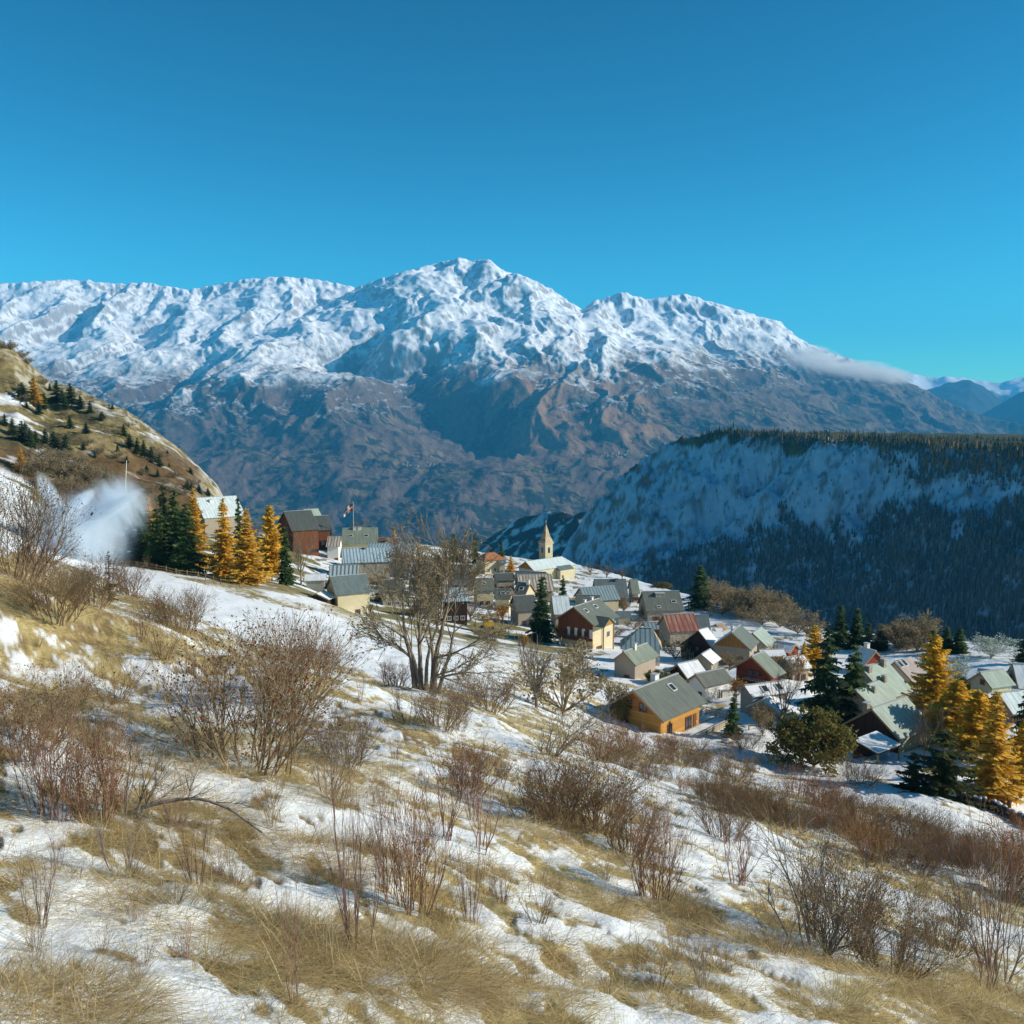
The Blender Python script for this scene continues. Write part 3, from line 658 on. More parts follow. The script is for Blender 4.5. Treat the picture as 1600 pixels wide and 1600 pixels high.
# ---- conifers: kind, variant, foot (px,row), distance or None, height in px, width factor, label
CON = [
    ('spruce', SPR[0], 218, 882, 196, 102, 1.45, 'green spruce half hidden in the edge of the snow cannon mist'),
    ('spruce', SPR[2], 250, 885, 190, 92, 1.35, 'bushy green spruce in front of the golden larch beside the mist'),
    ('larch', LAR[0], 234, 874, 200, 98, 1.2, 'golden larch rising between the two mist side spruces'),
    ('spruce', DARK[0], 258, 874, 205, 118, .8, 'tall almost black spruce in the shade between green spruces'),
    ('spruce', SPR[1], 275, 888, 192, 124, 1.15, 'tallest green spruce along the piste fence'),
    ('spruce', SPR[2], 295, 889, 186, 104, 1.35, 'wide green spruce with sunlit tips before the orange larch'),
    ('larch', LAR[1], 305, 878, 198, 116, 1.2, 'orange larch leaning against the last green spruce, by the white metal roof'),
    ('larch', LAR[0], 352, 893, 190, 116, 1.15, 'yellow larch with pointed top in front of the white metal roof'),
    ('larch', LAR[1], 387, 906, 184, 112, 1.45, 'broad golden larch standing lowest, beside the grass at the piste edge'),
    ('spruce', SPR[3], 374, 862, 215, 86, .9, 'slim dark spruce peeking out between two yellow larches'),
    ('larch', LAR[2], 424, 880, 200, 92, 1.1, 'bright yellow rounded larch beside the brown chalet with the round window'),
    ('spruce', SPR[3], 447, 884, 196, 62, 1.5, 'short green conifer below the brown chalet with the round window'),
    ('spruce', SPR[3], 845, 992, 205, 92, 1.5, 'solitary spruce beside the big two storey chalet'),
    ('spruce', SPR[2], 880, 932, 265, 34, 1.5, 'small dark conifer below the church'),
    ('spruce', SPR[1], 783, 872, 370, 28, 1.5, 'small spruce against the dark spur near the church tower'),
    ('spruce', SPR[0], 743, 872, 360, 40, 1.2, 'spruce top showing above the bare maple crown'),
    ('spruce', SPR[2], 711, 872, 360, 38, 1.5, 'ragged olive conifer showing above the bare maple crown'),
    ('larch', LAR[0], 798, 896, 345, 28, 1.6, 'small orange larch next to the cream house with the tiled roof'),
    ('larch', LAR[0], 616, 848, 380, 22, 1.6, 'tiny orange larch beyond the long blue metal roofs'),
    ('spruce', SPR[2], 1092, 956, 275, 74, 1.45, 'lone bushy spruce at the village rim above the gully'),
    ('spruce', DARK[0], 1288, 1112, 128, 134, 1.15, 'biggest dark spruce in the middle of the lower village'),
    ('spruce', SPR[2], 1333, 1116, 128, 112, 1.4, 'spruce touching the flank of the biggest dark spruce'),
    ('spruce', SPR[0], 1312, 1022, 205, 76, 1.35, 'tall spruce behind the biggest dark spruce'),
    ('spruce', SPR[3], 1338, 1022, 205, 72, 1.4, 'narrow spruce next to the blue roofed gable with red boards'),
    ('spruce', SPR[0], 1356, 1018, 200, 46, 1.5, 'small spruce behind the chimney of the blue roofed gable'),
    ('spruce', SPR[3], 1375, 1024, 200, 48, 1.9, 'small pointed spruce beside the tan hedge trees'),
    ('spruce', SPR[1], 1457, 1030, 195, 46, 1.3, 'dark spruce peeping from behind the golden larch top'),
    ('spruce', SPR[0], 1478, 1034, 190, 56, 1.4, 'dark pointed spruce of the trio above the grey bush'),
    ('spruce', SPR[1], 1498, 1038, 188, 58, 1.5, 'sunlit spruce of the trio above the grey bush'),
    ('spruce', DARK[0], 1600, 1040, 170, 50, 1.2, 'dark spruce behind the blue snow roof'),
    ('spruce', DARK[0], 1604, 1140, 112, 96, 1.0, 'dark spruce at the end of the row by the pale metal roofs'),
    ('larch', LAR[2], 1456, 1135, 132, 146, 1.1, 'tall golden larch beside the big pale green roof'),
    ('larch', LAR[2], 1492, 1182, 122, 120, 1.5, 'broad golden larch under the tall golden larch'),
    ('larch', LAR[2], 1524, 1196, 116, 118, 1.5, 'golden larch between the broad golden larch and the two trunked one'), ('larch', LAR[2], 1474, 1172, 126, 84, 1.7, 'low golden larch at the edge of the barn roof'),
    ('larch', LAR[1], 1550, 1252, 100, 172, 1.3, 'golden larch with two bare grey trunks by the stone wall'),
    ('larch', LAR[2], 1594, 1242, 104, 118, 1.0, 'rusty golden larch beyond the wooden post'),
    ('pine', DARK[1], 1470, 1250, 98, 112, 1.35, 'sprawling dark pine shading the snow beside the stone wall'),
    ('pine', DARK[1], 1425, 1245, 100, 70, 1.1, 'lower dark pine leaning over the blue snow near the barn'),
    ('spruce', SPR[2], 1146, 1132, 121, 48, 1.5, 'little spruce by the chalet terrace rail'),
    ('larch', LAR[2], 1272, 1050, 170, 74, 1.2, 'orange larch behind the left flank of the biggest dark spruce'.replace('left ', '')),
    ('larch', LAR[1], 1255, 1052, 165, 50, 1.2, 'short orange larch next to the snowy blue roofs'),
    ('larch', LAR[0], 172, 942, 74, 82, 1.6, 'bare dead young larch on the scrub slope below the snow lances'),
]
bare_larch = conifer(35, rad=.22, tiers=15, cols=((.10, .075, .05), (.12, .085, .055)), spray=.035, irr=.45)
for nm, mesh, px, row, Y, h, w, lab in CON:
    P = at(px, row, Y); P[2] = float(ground_z(P[0], P[1]))
    if 'bare dead' in lab: mesh = bare_larch
    top = at(px, row - h, Y)[2]; hh = max(top - P[2], 1.5) if Y > 60 else hpx(h, P)
    plant(nm, con(mesh), P, hh, lab, nm + ' tree', None, wide=w * hpx(h, P) / hh, seed=px)

# ---- leafless, frosted and autumn trees among the houses
TR = [
    ('bare', 0, 470, 888, 215, 52, 1.3, 'grey bare tree in front of the brown chalet with the round window'),
    ('bare', 1, 402, 858, 260, 46, 1.3, 'hazy bare tree behind the larches beside the white metal roof'),
    ('tan', 0, 1128, 990, 262, 45, 1.2, 'tan leafless tree beside the lone rim spruce'), ('tan', 1, 1158, 992, 255, 46, 1.2, 'tan leafless tree behind the grey gable at the village rim'),
    ('tan', 0, 1190, 1000, 245, 50, 1.2, 'tan rim tree behind the pale triangular roof'), ('tan', 1, 1218, 1004, 240, 42, 1.2, 'tan rim tree above the snowy blue roofs'),
    ('tan', 0, 1246, 1010, 230, 38, 1.3, 'tan rim tree beside the orange larch'), ('tan', 1, 1405, 1028, 198, 54, 1.3, 'straw coloured leafless tree beside the small pointed spruce'),
    ('tan', 1, 1432, 1034, 195, 44, 1.1, 'straw coloured leafless tree next to the golden larch top'),
    ('bare', 0, 922, 912, 350, 32, 1.4, 'rosy bare tree beside the church apse'), ('bare', 1, 948, 914, 345, 30, 1.5, 'grey bare tree behind the blue grey roof, second from the church'), ('bare', 0, 972, 916, 345, 28, 1.4, 'grey bare tree behind the ridge of the blue grey roof'),
    ('olive', 0, 1035, 928, 330, 16, 1.8, 'olive bush behind the ridge with the roof dormer'), ('tan', 0, 1010, 968, 262, 24, 1.4, 'tan tree between the rusty lean-to and the small grey roof'),
    ('tan', 1, 975, 945, 275, 20, 1.3, 'tan tree under the pale end of the blue grey roof'),
    ('frost', 0, 1548, 1042, 180, 52, 1.7, 'frosted pale tree behind the blue snow roof'), ('frost', 0, 1492, 1078, 155, 56, 1.1, 'grey green bush tree beside the golden larch'),
    ('olive', 0, 1500, 1095, 148, 40, 1.2, 'green bush at the foot of the cream gable with the small window'),
    ('olive', 0, 1272, 1192, 110, 92, 1.25, 'broad olive and rust bush tree on the blue snow'), ('tan', 1, 1192, 1136, 122, 40, 1.1, 'round grey brown bush in front of the arched stone wall'),
    ('bare', 1, 1225, 1120, 128, 70, 1.1, 'bare tree spreading over the white snow roof'), ('bare', 0, 1445, 1180, 114, 75, 1.2, 'bare tree beside the barn with the pale roof'),
    ('tan', 0, 880, 1100, 84, 108, 1.1, 'brown leafless tree with round crown above the scrub slope'), ('bare', 1, 838, 1112, 74, 120, .9, 'thin dark bare tree just beyond the maple'),
    ('tan', 1, 966, 1092, 125, 40, 1.3, 'small tan birch clump beside the log chalet'), ('tan', 0, 905, 1032, 185, 28, 1.5, 'low rosy brush beside the big two storey chalet'),
    ('orange', 0, 785, 968, 230, 26, 2.2, 'rust orange beech hedge below the slate roofs'), ('orange', 0, 818, 1012, 180, 22, 2.0, 'rusty brown hedge beside the road below the spruce'),
    ('orange', 0, 1425, 1130, 138, 22, 1.5, 'orange bush against the edge of the pale green roof'), ('orange', 0, 1248, 1045, 160, 26, 1.6, 'rust orange bush between the red chalet roof and the snow roofs'),
    ('orange', 0, 1530, 1085, 145, 20, 1.6, 'orange bush in front of the cream gable with the small window'), ('bare', 0, 560, 845, 390, 34, 1.4, 'bare tree behind the green roof and the flagpole'),
    ('tan', 0, 760, 1000, 190, 22, 2, 'tan scrub below the yellow digger'), ('bare', 1, 655, 905, 280, 40, 1.3, 'bare tree in front of the striped roof behind the maple'),
    ('tan', 1, 1085, 1010, 215, 18, 1.5, 'olive hedge below the rust red roof'), ('bare', 1, 735, 970, 225, 34, 1.4, 'grey bare tree behind the maple, beside the yellow digger'),
    ('olive', 0, 972, 1100, 124, 20, 1.1, 'small olive bush at the corner of the log chalet'),
]
for kind, v, px, row, Y, h, w, lab in TR:
    P = at(px, row, Y); P[2] = float(ground_z(P[0], P[1])); hh = max(at(px, row - h, Y)[2] - P[2], hpx(h, P) * .6)
    cat = 'bush' if ('bush' in lab or 'hedge' in lab or 'brush' in lab or 'scrub' in lab) else 'bare tree'
    plant('hedge' if 'hedge' in lab else ('bush' if cat == 'bush' else 'bare_tree'), TREE[kind][v], P, hh, lab, cat, None, wide=w * hpx(h, P) / hh * .9, seed=px)

rgt = np.random.default_rng(8)
for i in range(26):
    px = rgt.uniform(1105, 1262) if i < 19 else rgt.uniform(1388, 1445); Y = np.interp(px, [1105, 1260, 1390, 1445], [285, 232, 205, 200]) * rgt.uniform(.97, 1.06); P = at(px, 1000, Y); P[2] = float(ground_z(P[0], P[1]))
    plant('bare_tree', TREE['tan'][i % 2], P, rgt.uniform(5.5, 9), 'tan leafless tree in the hazy row along the village rim above the gully', 'bare tree', 'tan trees along the village rim', wide=1.15, seed=i)
for i, (px, row, Y) in enumerate(((640, 905, 300), (668, 940, 255), (700, 950, 240), (742, 915, 300), (765, 945, 245), (590, 915, 270), (610, 945, 235), (850, 925, 290), (868, 955, 245), (990, 975, 240), (1000, 990, 225), (1075, 1012, 200), (1055, 1030, 185), (1030, 1075, 150), (1140, 1048, 172), (1212, 1032, 185), (1232, 1060, 160), (1150, 1098, 140), (1330, 1060, 165), (1420, 1100, 145), (1520, 1112, 138), (500, 890, 235), (530, 915, 225), (960, 985, 222), (1165, 1030, 180), (935, 1000, 205), (780, 935, 262), (880, 985, 215))):
    P = at(px, row, Y); P[2] = float(ground_z(P[0], P[1])); plant('bare_tree', TREE[('tan', 'bare', 'orange', 'olive')[(0, 1, 0, 2, 1, 0, 3)[i % 7]]][0], P, rgt.uniform(2.2, 4.6), 'small garden tree or bush in the gaps between the village houses', 'garden bush', 'garden bushes between the village houses', wide=1.4, seed=i)
# ---- the old maple on the slope
def maple():
    rg = np.random.default_rng(7); tr = Acc(); cr = Acc(); tips = []
    base = drop(668, 1084, 90); pass
    S = hpx(244, base)                                        # total height
    limbs = [((-.075, .0, 0), (-.10, .02, 1.), .56, .021), ((-.045, .03, 0), (.04, .05, 1.), .60, .019), ((.03, 0, 0), (.20, -.05, 1.), .60, .024), ((.06, .02, 0), (.50, .1, 1.), .46, .014), ((-.03, -.02, 0), (-.28, -.2, 1.), .46, .012), ((.02, .05, 0), (.15, .3, 1.), .54, .014), ((-.01, -.03, 0), (.08, -.25, 1.), .56, .015)]
    stem = []
    for b, d, L, r in limbs:
        d = np.array(d) * (.72, .9, 1); d /= np.linalg.norm(d); p = np.array(b, float); p[2] = -.03
        for i in range(4):                                    # the lower, unbranched part of each stem
            d = d + rvec(rg) * .07 + np.array((0, 0, .03)); d /= np.linalg.norm(d); q = p + d * .065
            tr.seg(p, q, r * (1 - .08 * i) * (1.35 if i == 0 else 1), r * (1 - .08 * (i + 1)), vary((.20, .165, .13), rg, .2), 8); p = q; stem.append(q)
        grow(cr, p, d, L * .62, r * .68, 4, rg, (5, .15, .74, .74, .64, .02, .0013, 4), tips, (.23, .18, .13))
    # low boughs that reach out sideways from the stems
    for k, d, L in ((3, (-1, .1, .7), .34), (3, (-.7, -.4, 1), .40), (11, (1, -.1, .5), .42), (9, (1, .2, .12), .46), (9, (.6, -.6, .6), .36), (7, (-.3, .7, .8), .40)):
        d = np.array(d); d /= np.linalg.norm(d); grow(cr, stem[k], d, L * .62, .0085, 3, rg, (6, .16, .7, .7, .6, .015, .0013, 3), tips, (.21, .17, .12))
    lv = leaves_on([tips[i] for i in rg.choice(len(tips), int(len(tips) * .8), False)], rg, 1, .012, ((.34, .24, .11), (.28, .20, .10), (.40, .27, .10)), .012)
    print('maple tips', len(tips))
    return plant('maple_tree', [('trunk', tr.mesh('trunk', True), bark_mat), ('crown', cr.mesh('crown'), bark_mat), ('leaves', lv.mesh('leaves'), leaf_mat)], base, S, 'big many stemmed bare maple with a few dry leaves on the open slope', 'bare tree', rz=0)
maple()
# ================================================================== HOUSES
def roof_mat(name, col, seam=None, seam_w=.12, gap=.6, var=.25, rough=.55, snow=0.0, rust=None, spec=.3, tile=0):
    """sheet or slab roof in the house's own axes: x along the ridge, seams run down the slope"""
    m, n, b = new_mat(name, rough, spec); v = coords(n)
    f = noise_t(n, v, .9, 5, .6); c = mix(n, tuple(np.array(col) * (1 - var)), tuple(np.clip(np.array(col) * (1 + var), 0, 1)), f)
    sp = n.nodes.new('ShaderNodeSeparateXYZ'); n.links.new(v, sp.inputs[0])
    sk_ = noise_t(n, coords(n, 'Object', (1.5, .22, .22)), 1.4, 6, .65); c = mix(n, c, ramp(n, sk_, [(.3, (.62, .62, .62)), (.7, (1.3, 1.3, 1.28))]), .75, 'MULTIPLY')
    if rust:
        st = noise_t(n, coords(n, 'Object', (1.6, .25, .25)), 1.0, 5, .65); c = mix(n, c, rust, ramp(n, st, [(.46, (0, 0, 0)), (.62, (1, 1, 1))]))
    fr = N(n, 'ShaderNodeMath', operation='FRACT'); dv = N(n, 'ShaderNodeMath', operation='DIVIDE'); dv.inputs[1].default_value = gap
    n.links.new(sp.outputs[0], dv.inputs[0]); n.links.new(dv.outputs[0], fr.inputs[0])
    lt = N(n, 'ShaderNodeMath', operation='LESS_THAN'); lt.inputs[1].default_value = seam_w; n.links.new(fr.outputs[0], lt.inputs[0])
    h = lt.outputs[0]
    if seam is not None: c = mix(n, c, seam, h)
    if tile:
        fz = N(n, 'ShaderNodeMath', operation='FRACT'); dz = N(n, 'ShaderNodeMath', operation='DIVIDE'); dz.inputs[1].default_value = tile
        n.links.new(sp.outputs[2], dz.inputs[0]); n.links.new(dz.outputs[0], fz.inputs[0]); h = fz.outputs[0]
        c = mix(n, c, tuple(np.array(col) * .6), ramp(n, h, [(.0, (1, 1, 1)), (.22, (0, 0, 0))]))
    if snow:
        s = noise_t(n, v, .55, 6, .62); k = ramp(n, s, [(.62 - .4 * snow, (0, 0, 0)), (.68 - .4 * snow, (1, 1, 1))]); c = mix(n, c, (.84, .85, .87), k)
    n.links.new(c, b.inputs['Base Color']); bump(n, b, h, .5, .03)
    return m
def wall_mat(name, col, kind='plaster', var=.2):
    m, n, b = new_mat(name, .85, .1); v = coords(n); f = noise_t(n, v, 1.2, 6, .65)
    c = mix(n, tuple(np.array(col) * (1 - var)), tuple(np.clip(np.array(col) * (1 + var), 0, 1)), f)
    if kind == 'wood' or kind == 'log':
        sp = n.nodes.new('ShaderNodeSeparateXYZ'); n.links.new(v, sp.inputs[0])
        src = sp.outputs[2]
        if kind == 'wood':
            ad = N(n, 'ShaderNodeMath', operation='ADD'); n.links.new(sp.outputs[0], ad.inputs[0]); n.links.new(sp.outputs[1], ad.inputs[1]); src = ad.outputs[0]
        dv = N(n, 'ShaderNodeMath', operation='DIVIDE'); dv.inputs[1].default_value = .22; n.links.new(src, dv.inputs[0])
        fl = N(n, 'ShaderNodeMath', operation='FLOOR'); n.links.new(dv.outputs[0], fl.inputs[0]); fr = N(n, 'ShaderNodeMath', operation='FRACT'); n.links.new(dv.outputs[0], fr.inputs[0])
        wn = n.nodes.new('ShaderNodeTexWhiteNoise'); wn.noise_dimensions = '1D'; n.links.new(fl.outputs[0], wn.inputs['W'])
        c = mix(n, c, tuple(np.array(col) * .55), ramp(n, wn.outputs[0], [(0, (0, 0, 0)), (1, (.6, .6, .6))]))
        c = mix(n, c, tuple(np.array(col) * .25), ramp(n, fr.outputs[0], [(.0, (1, 1, 1)), (.12, (0, 0, 0))]))
        bump(n, b, fr.outputs[0], .5, .03)
    elif kind == 'stone':
        vo = n.nodes.new('ShaderNodeTexVoronoi'); vo.inputs['Scale'].default_value = 2.6; n.links.new(v, vo.inputs['Vector'])
        c = mix(n, c, mix(n, tuple(np.array(col) * .45), tuple(np.clip(np.array(col) * 1.35, 0, 1)), vo.outputs['Color']), .7)
        bump(n, b, vo.outputs['Distance'], .6, .06)
    else: bump(n, b, f, .3, .02)
    n.links.new(c, b.inputs['Base Color']); return m
ROOF = {
    'green': roof_mat('roof_grey_green', (.155, .168, .138), (.10, .11, .095), .14, .5), 'pale': roof_mat('roof_pale_green', (.37, .43, .36), (.29, .34, .29), .08, .5, .15),
    'dark': roof_mat('roof_dark_slate', (.095, .105, .095), None, tile=.22), 'slate': roof_mat('roof_blue_slate', (.15, .185, .185), None, tile=.25), 'blue': roof_mat('roof_blue_metal', (.42, .52, .56), (.16, .23, .28), .30, .95, .2),
    'stripe': roof_mat('roof_striped_metal', (.46, .52, .53), (.13, .17, .19), .42, 1.0, .2), 'bluestripe': roof_mat('roof_dark_striped_metal', (.26, .34, .36), (.12, .17, .19), .35, .9, .2), 'white': roof_mat('roof_white_metal', (.66, .72, .72), (.40, .46, .48), .10, 1.1, .1),
    'bone': roof_mat('roof_bone_striped', (.58, .52, .44), (.24, .19, .15), .38, 1.0, .2, rust=(.30, .20, .13)), 'rust': roof_mat('roof_rust_red', (.30, .105, .075), (.17, .07, .06), .3, 1.1, .3, rust=(.42, .25, .16)), 'rusty': roof_mat('roof_rusty_sheet', (.36, .22, .13), (.25, .14, .09), .2, .8, .3, rust=(.45, .33, .22)),
    'tile': roof_mat('roof_orange_tile', (.44, .17, .07), None, tile=.2, gap=.3), 'ochre': roof_mat('roof_ochre_striped', (.50, .36, .21), (.30, .19, .11), .35, .8, .2), 'snow': roof_mat('roof_snow', (.80, .82, .84), None, var=.06, rough=.7, spec=.2, gap=900), 'snowy': roof_mat('roof_part_snow', (.30, .33, .31), (.22, .25, .24), .1, .6, .2, snow=.62),
    'green2': roof_mat('roof_sage', (.235, .265, .205), (.19, .22, .17), .08, .5, .15), 'brownroof': roof_mat('roof_brown', (.17, .10, .07), None, tile=.25), 'pink': roof_mat('roof_pink_grey', (.42, .34, .31), (.34, .27, .25), .1, .5, .15),
}
WALL = {
    'cream': wall_mat('plaster_cream', (.62, .52, .33)), 'beige': wall_mat('plaster_beige', (.40, .33, .25)), 'white': wall_mat('plaster_white', (.74, .71, .64), var=.1), 'stone': wall_mat('rubble_stone', (.36, .31, .23), 'stone'), 'pale': wall_mat('pale_rubble', (.66, .60, .48), 'stone'),
    'brown': wall_mat('wood_brown', (.20, .075, .035), 'wood', .3), 'honey': wall_mat('log_honey', (.56, .29, .075), 'log', .2), 'gold': wall_mat('boards_gold', (.44, .22, .065), 'wood', .3), 'darkwood': wall_mat('wood_dark', (.075, .042, .028), 'wood', .3), 'red': wall_mat('wood_red', (.26, .065, .035), 'log', .25), 'grey': wall_mat('plaster_grey', (.28, .27, .24)), 'shadelog': wall_mat('log_shadow', (.36, .16, .05), 'log', .25),  # log_shadow: darker copy of the honey log, gable shade put into the colour
}
glass_m, _n, _b = new_mat('window_glass', .08, .6); _b.inputs['Base Color'].default_value = (.03, .04, .05, 1)
frame_m = wall_mat('frame_white', (.62, .60, .55), var=.05); fwood_m = wall_mat('frame_wood', (.17, .075, .035), var=.2); trim_m = wall_mat('fascia_wood', (.34, .22, .12), var=.2); metal_m = wall_mat('chimney_metal', (.45, .46, .46), var=.1)
SHUT = {'w': frame_m, 'b': fwood_m}

def solve_house(A, B, E, base, pitch, hipA, yfix):
    rows = drop(E[0], base) if yfix is None else at(E[0], base, yfix)
    YE = rows[1]; YA = YE * 1.02
    th = np.radians(np.arange(-180, 180, 2.))[:, None]; w = np.linspace(1.2, 14, 129)[None]
    for it in range(5):
        PA = at(*A, YA); rB = ray(*B); 
        dx, dy = np.cos(th), np.sin(th)
        # length so that B lands in the right column
        uB = rB[0] / rB[1]; den = dx - uB * dy; L = (uB * PA[1] - PA[0]) / np.where(np.abs(den) < 1e-3, 1e-3, den)
        ok = (L > 1.5) & (L < 45)
        bx, by = pix(PA[0] + dx * L, PA[1] + dy * L, PA[2])
        cost = 1e9 * np.ones((th.shape[0], w.shape[1])); best = None
        for sd in (-1, 1):
            ex = PA[0] - hipA * w * dx - sd * dy * w; ey = PA[1] - hipA * w * dy + sd * dx * w; ez = PA[2] - w * pitch
            qx, qy = pix(ex, ey, ez)
            c = (qx - E[0]) ** 2 + (qy - E[1]) ** 2 + .35 * (by - B[1]) ** 2 + np.where(ok, 0, 1e6) + np.where((-sd * np.sin(th) * PA[0] + sd * np.cos(th) * PA[1]) * pitch + PA[2] < 0, 0, 1e6)
            i = np.unravel_index(c.argmin(), c.shape)
            if best is None or c[i] < best[0]: best = (c[i], sd, float(th[i[0], 0]), float(w[0, i[1]]), float(L[i[0], 0]), float(np.broadcast_to(ey, c.shape)[i]))
        YA *= YE / best[5]
    return PA if it < 0 else at(*A, YA), best
NH = []
W2 = lambda side, zf, ww, hh, st, *al: [(side, a, zf, ww, hh, st) for a in al]
def house(name, label, cat, A, B, E, base, roof='green', roof2=None, wall='cream', gable=None, pitch=.78, hipA=0, hipB=0, over=.45, wins=(), chim=(), lights=(), yfix=None, th=.18, gfrac=.0, group=None, walls=True, fascia=True):
    PA, (err, sd, hd, w, L, _) = solve_house(A, B, E, base, pitch, hipA, yfix)
    d = np.array((math.cos(hd), math.sin(hd))); pr = np.array((-math.sin(hd), math.cos(hd))) * sd
    mid = PA[:2] + d * L / 2
    gz = [float(macro_z(*(mid + d * a * L / 2 + pr * b * w))) for a in (-1, 1) for b in (-1, 1)]
    zb = min(gz) - .4; zr = PA[2] - zb; he = zr - w * pitch
    NH.append((name, label[:30], 'err %.1f hd %d L %.1f w %.1f eave %.1f ridge %.1f Y %.0f' % (math.sqrt(err), math.degrees(hd), L, w, he, zr, PA[1])))
    o = empty(name, (mid[0], mid[1], zb), hd); tag(o, label, cat, group)
    s = sd                                   # local +y*s is the side of E
    hx0 = -L / 2 - hipA * w; hx1 = L / 2 + hipB * w      # eave extents
    he = max(he, .6)
    # walls, with gables
    x0 = hx0 + over; x1 = hx1 - over; yw = w - over; g = zr - th * 1.25
    def zt(y): return zr - abs(y) * pitch - th * 1.25
    if walls:
        mb = MB(); pts = [(-yw, 0), (yw, 0), (yw, zt(yw))] + ([(0, g)] if not (hipA and hipB) else []) + [(-yw, zt(yw))]
        if hipA or hipB:
            mb.box(((x0 + x1) / 2, 0, zt(yw) / 2), (x1 - x0, 2 * yw, zt(yw)))
            if not hipA: mb.add([(x0, -yw, zt(yw)), (x0, yw, zt(yw)), (x0, 0, g), (x0 + .3, -yw, zt(yw)), (x0 + .3, yw, zt(yw)), (x0 + .3, 0, g)], [(0, 2, 1), (3, 4, 5), (0, 1, 4, 3), (1, 2, 5, 4), (2, 0, 3, 5)])
        else:
            k = len(pts); vs = [(x0, y, z) for y, z in pts] + [(x1, y, z) for y, z in pts]
            mb.add(vs, [tuple(range(k))[::-1], tuple(range(k, 2 * k))] + [(i, (i + 1) % k, (i + 1) % k + k, i + k) for i in range(k)])
        wl = mb.build('wall', WALL[wall], o)
        if gable:
            zg = zt(yw) * (1 - gfrac) ; zg = max(zg, .3)
            for xx, sx in ((x0, -1), (x1, 1)):
                if (sx < 0 and hipA) or (sx > 0 and hipB): continue
                gb = MB(); e = .03
                q = [(xx, -yw, zg), (xx, yw, zg)] + ([(xx, yw, zt(yw))] if zg < zt(yw) - .05 else []) + [(xx, 0, g)] + ([(xx, -yw, zt(yw))] if zg < zt(yw) - .05 else [])
                n_ = len(q); gb.add(q + [(xx + sx * e * 2, y, z) for _, y, z in q], [tuple(range(n_)), tuple(range(2 * n_ - 1, n_ - 1, -1))] + [(i, i + n_, (i + 1) % n_ + n_, (i + 1) % n_) for i in range(n_)])
                gb.build('gable_boards', WALL[gable], o)
    # roof
    rb = MB(); n = Vector((0, pitch, 1)).normalized()
    for k, sy in enumerate((s, -s)):
        q = [(-L / 2, 0, zr), (L / 2, 0, zr), (hx1, sy * w, zr - w * pitch), (hx0, sy * w, zr - w * pitch)]
        rb.slab(q, th, mi=k, n=Vector((0, sy * pitch, 1)).normalized())
    for hp, xe, xr, sx in ((hipA, hx0, -L / 2, -1), (hipB, hx1, L / 2, 1)):
        if hp: rb.slab([(xr, 0, zr + .002), (xe, -w, zr - w * pitch), (xe, w, zr - w * pitch)], th, mi=2, n=Vector((sx * pitch / hp, 0, 1)).normalized())
    m1 = ROOF[roof]; m2 = ROOF[roof2 or roof]
    rf = rb.build('roof', [m1, m2, m2 if hipA or hipB else m1], o)
    cap = MB(); cap.box((0, 0, zr + .02), (L, .34, .09)); cap.build('ridge_cap', metal_m if roof not in ('tile',) else ROOF[roof], rf)
    if fascia and not hipA:
        for sx, xx in ((-1, hx0), (1, hx1)):
            if sx > 0 and hipB: continue
            fb = MB()
            for sy in (-1, 1):
                fb.slab([(xx + sx * .05, 0, zr - .03), (xx + sx * .05, sy * (w + .02), zr - w * pitch - .03), (xx, sy * (w + .02), zr - w * pitch - .03), (xx, 0, zr - .03)], th + .10, n=Vector((0, 0, 1)))
            fb.build('fascia', trim_m, rf)
    # openings: (side, along 0..1, sill height above floor fraction, width, height, style)
    if not wins and cat in ('house', 'chalet') and walls: wins = W2('e', .38, .8, 1.0, 'bs', .25, .7) + [('a', .5, .45, .8, 1.0, 'b'), ('b', .5, .45, .8, 1.0, 'b')]
    if not wins and cat in ('barn',): wins = [('a', .5, .05, 1.6, 1.9, 'db'), ('e', .3, .4, .7, .7, 'b'), ('b', .5, .5, .7, .7, 'b')]
    for side, al, zf, ww, hh, st in wins:
        hw = zt(yw); z0 = zf * hw + hh / 2
        if side in 'ef':
            sy = s if side == 'e' else -s; c = (x0 + al * (x1 - x0), sy * yw, z0); dim = lambda a, b, t: (a, t, b); nrm = (0, sy)
        else:
            sx = -1 if side == 'a' else 1; xx = x0 if sx < 0 else x1; c = (xx, s * (1 - 2 * al) * yw * -1, z0); dim = lambda a, b, t: (t, a, b); nrm = (sx, 0)
            if gable: c = (c[0] + sx * .06, c[1], c[2])
        fm = SHUT['b'] if 'b' in st else SHUT['w']
        fr = MB(); t = .10
        if 'd' in st:
            fr.box((c[0] + nrm[0] * .03, c[1] + nrm[1] * .03, c[2]), dim(ww, hh, .12)); dd = fr.build('door', fwood_m if 'w' not in st else frame_m, o)
            hb = MB(); hb.box((c[0] + nrm[0] * .12 + (0 if nrm[0] else ww * .32), c[1] + nrm[1] * .12 + (ww * .32 if nrm[0] else 0), c[2]), (.08, .08, .16)); hb.build('handle', metal_m, dd); continue
        o_ = .04
        for a_, b_, ca, cb in ((ww, t, 0, hh / 2 - t / 2), (ww, t, 0, -hh / 2 + t / 2), (t, hh - 2 * t, -ww / 2 + t / 2, 0), (t, hh - 2 * t, ww / 2 - t / 2, 0), (t * .6, hh - 2 * t, 0, 0)):
            p = (c[0] + nrm[0] * o_ + (0 if nrm[0] else ca), c[1] + nrm[1] * o_ + (ca if nrm[0] else 0), c[2] + cb); fr.box(p, dim(a_, b_, .12))
        wn = fr.build('window', fm, o)
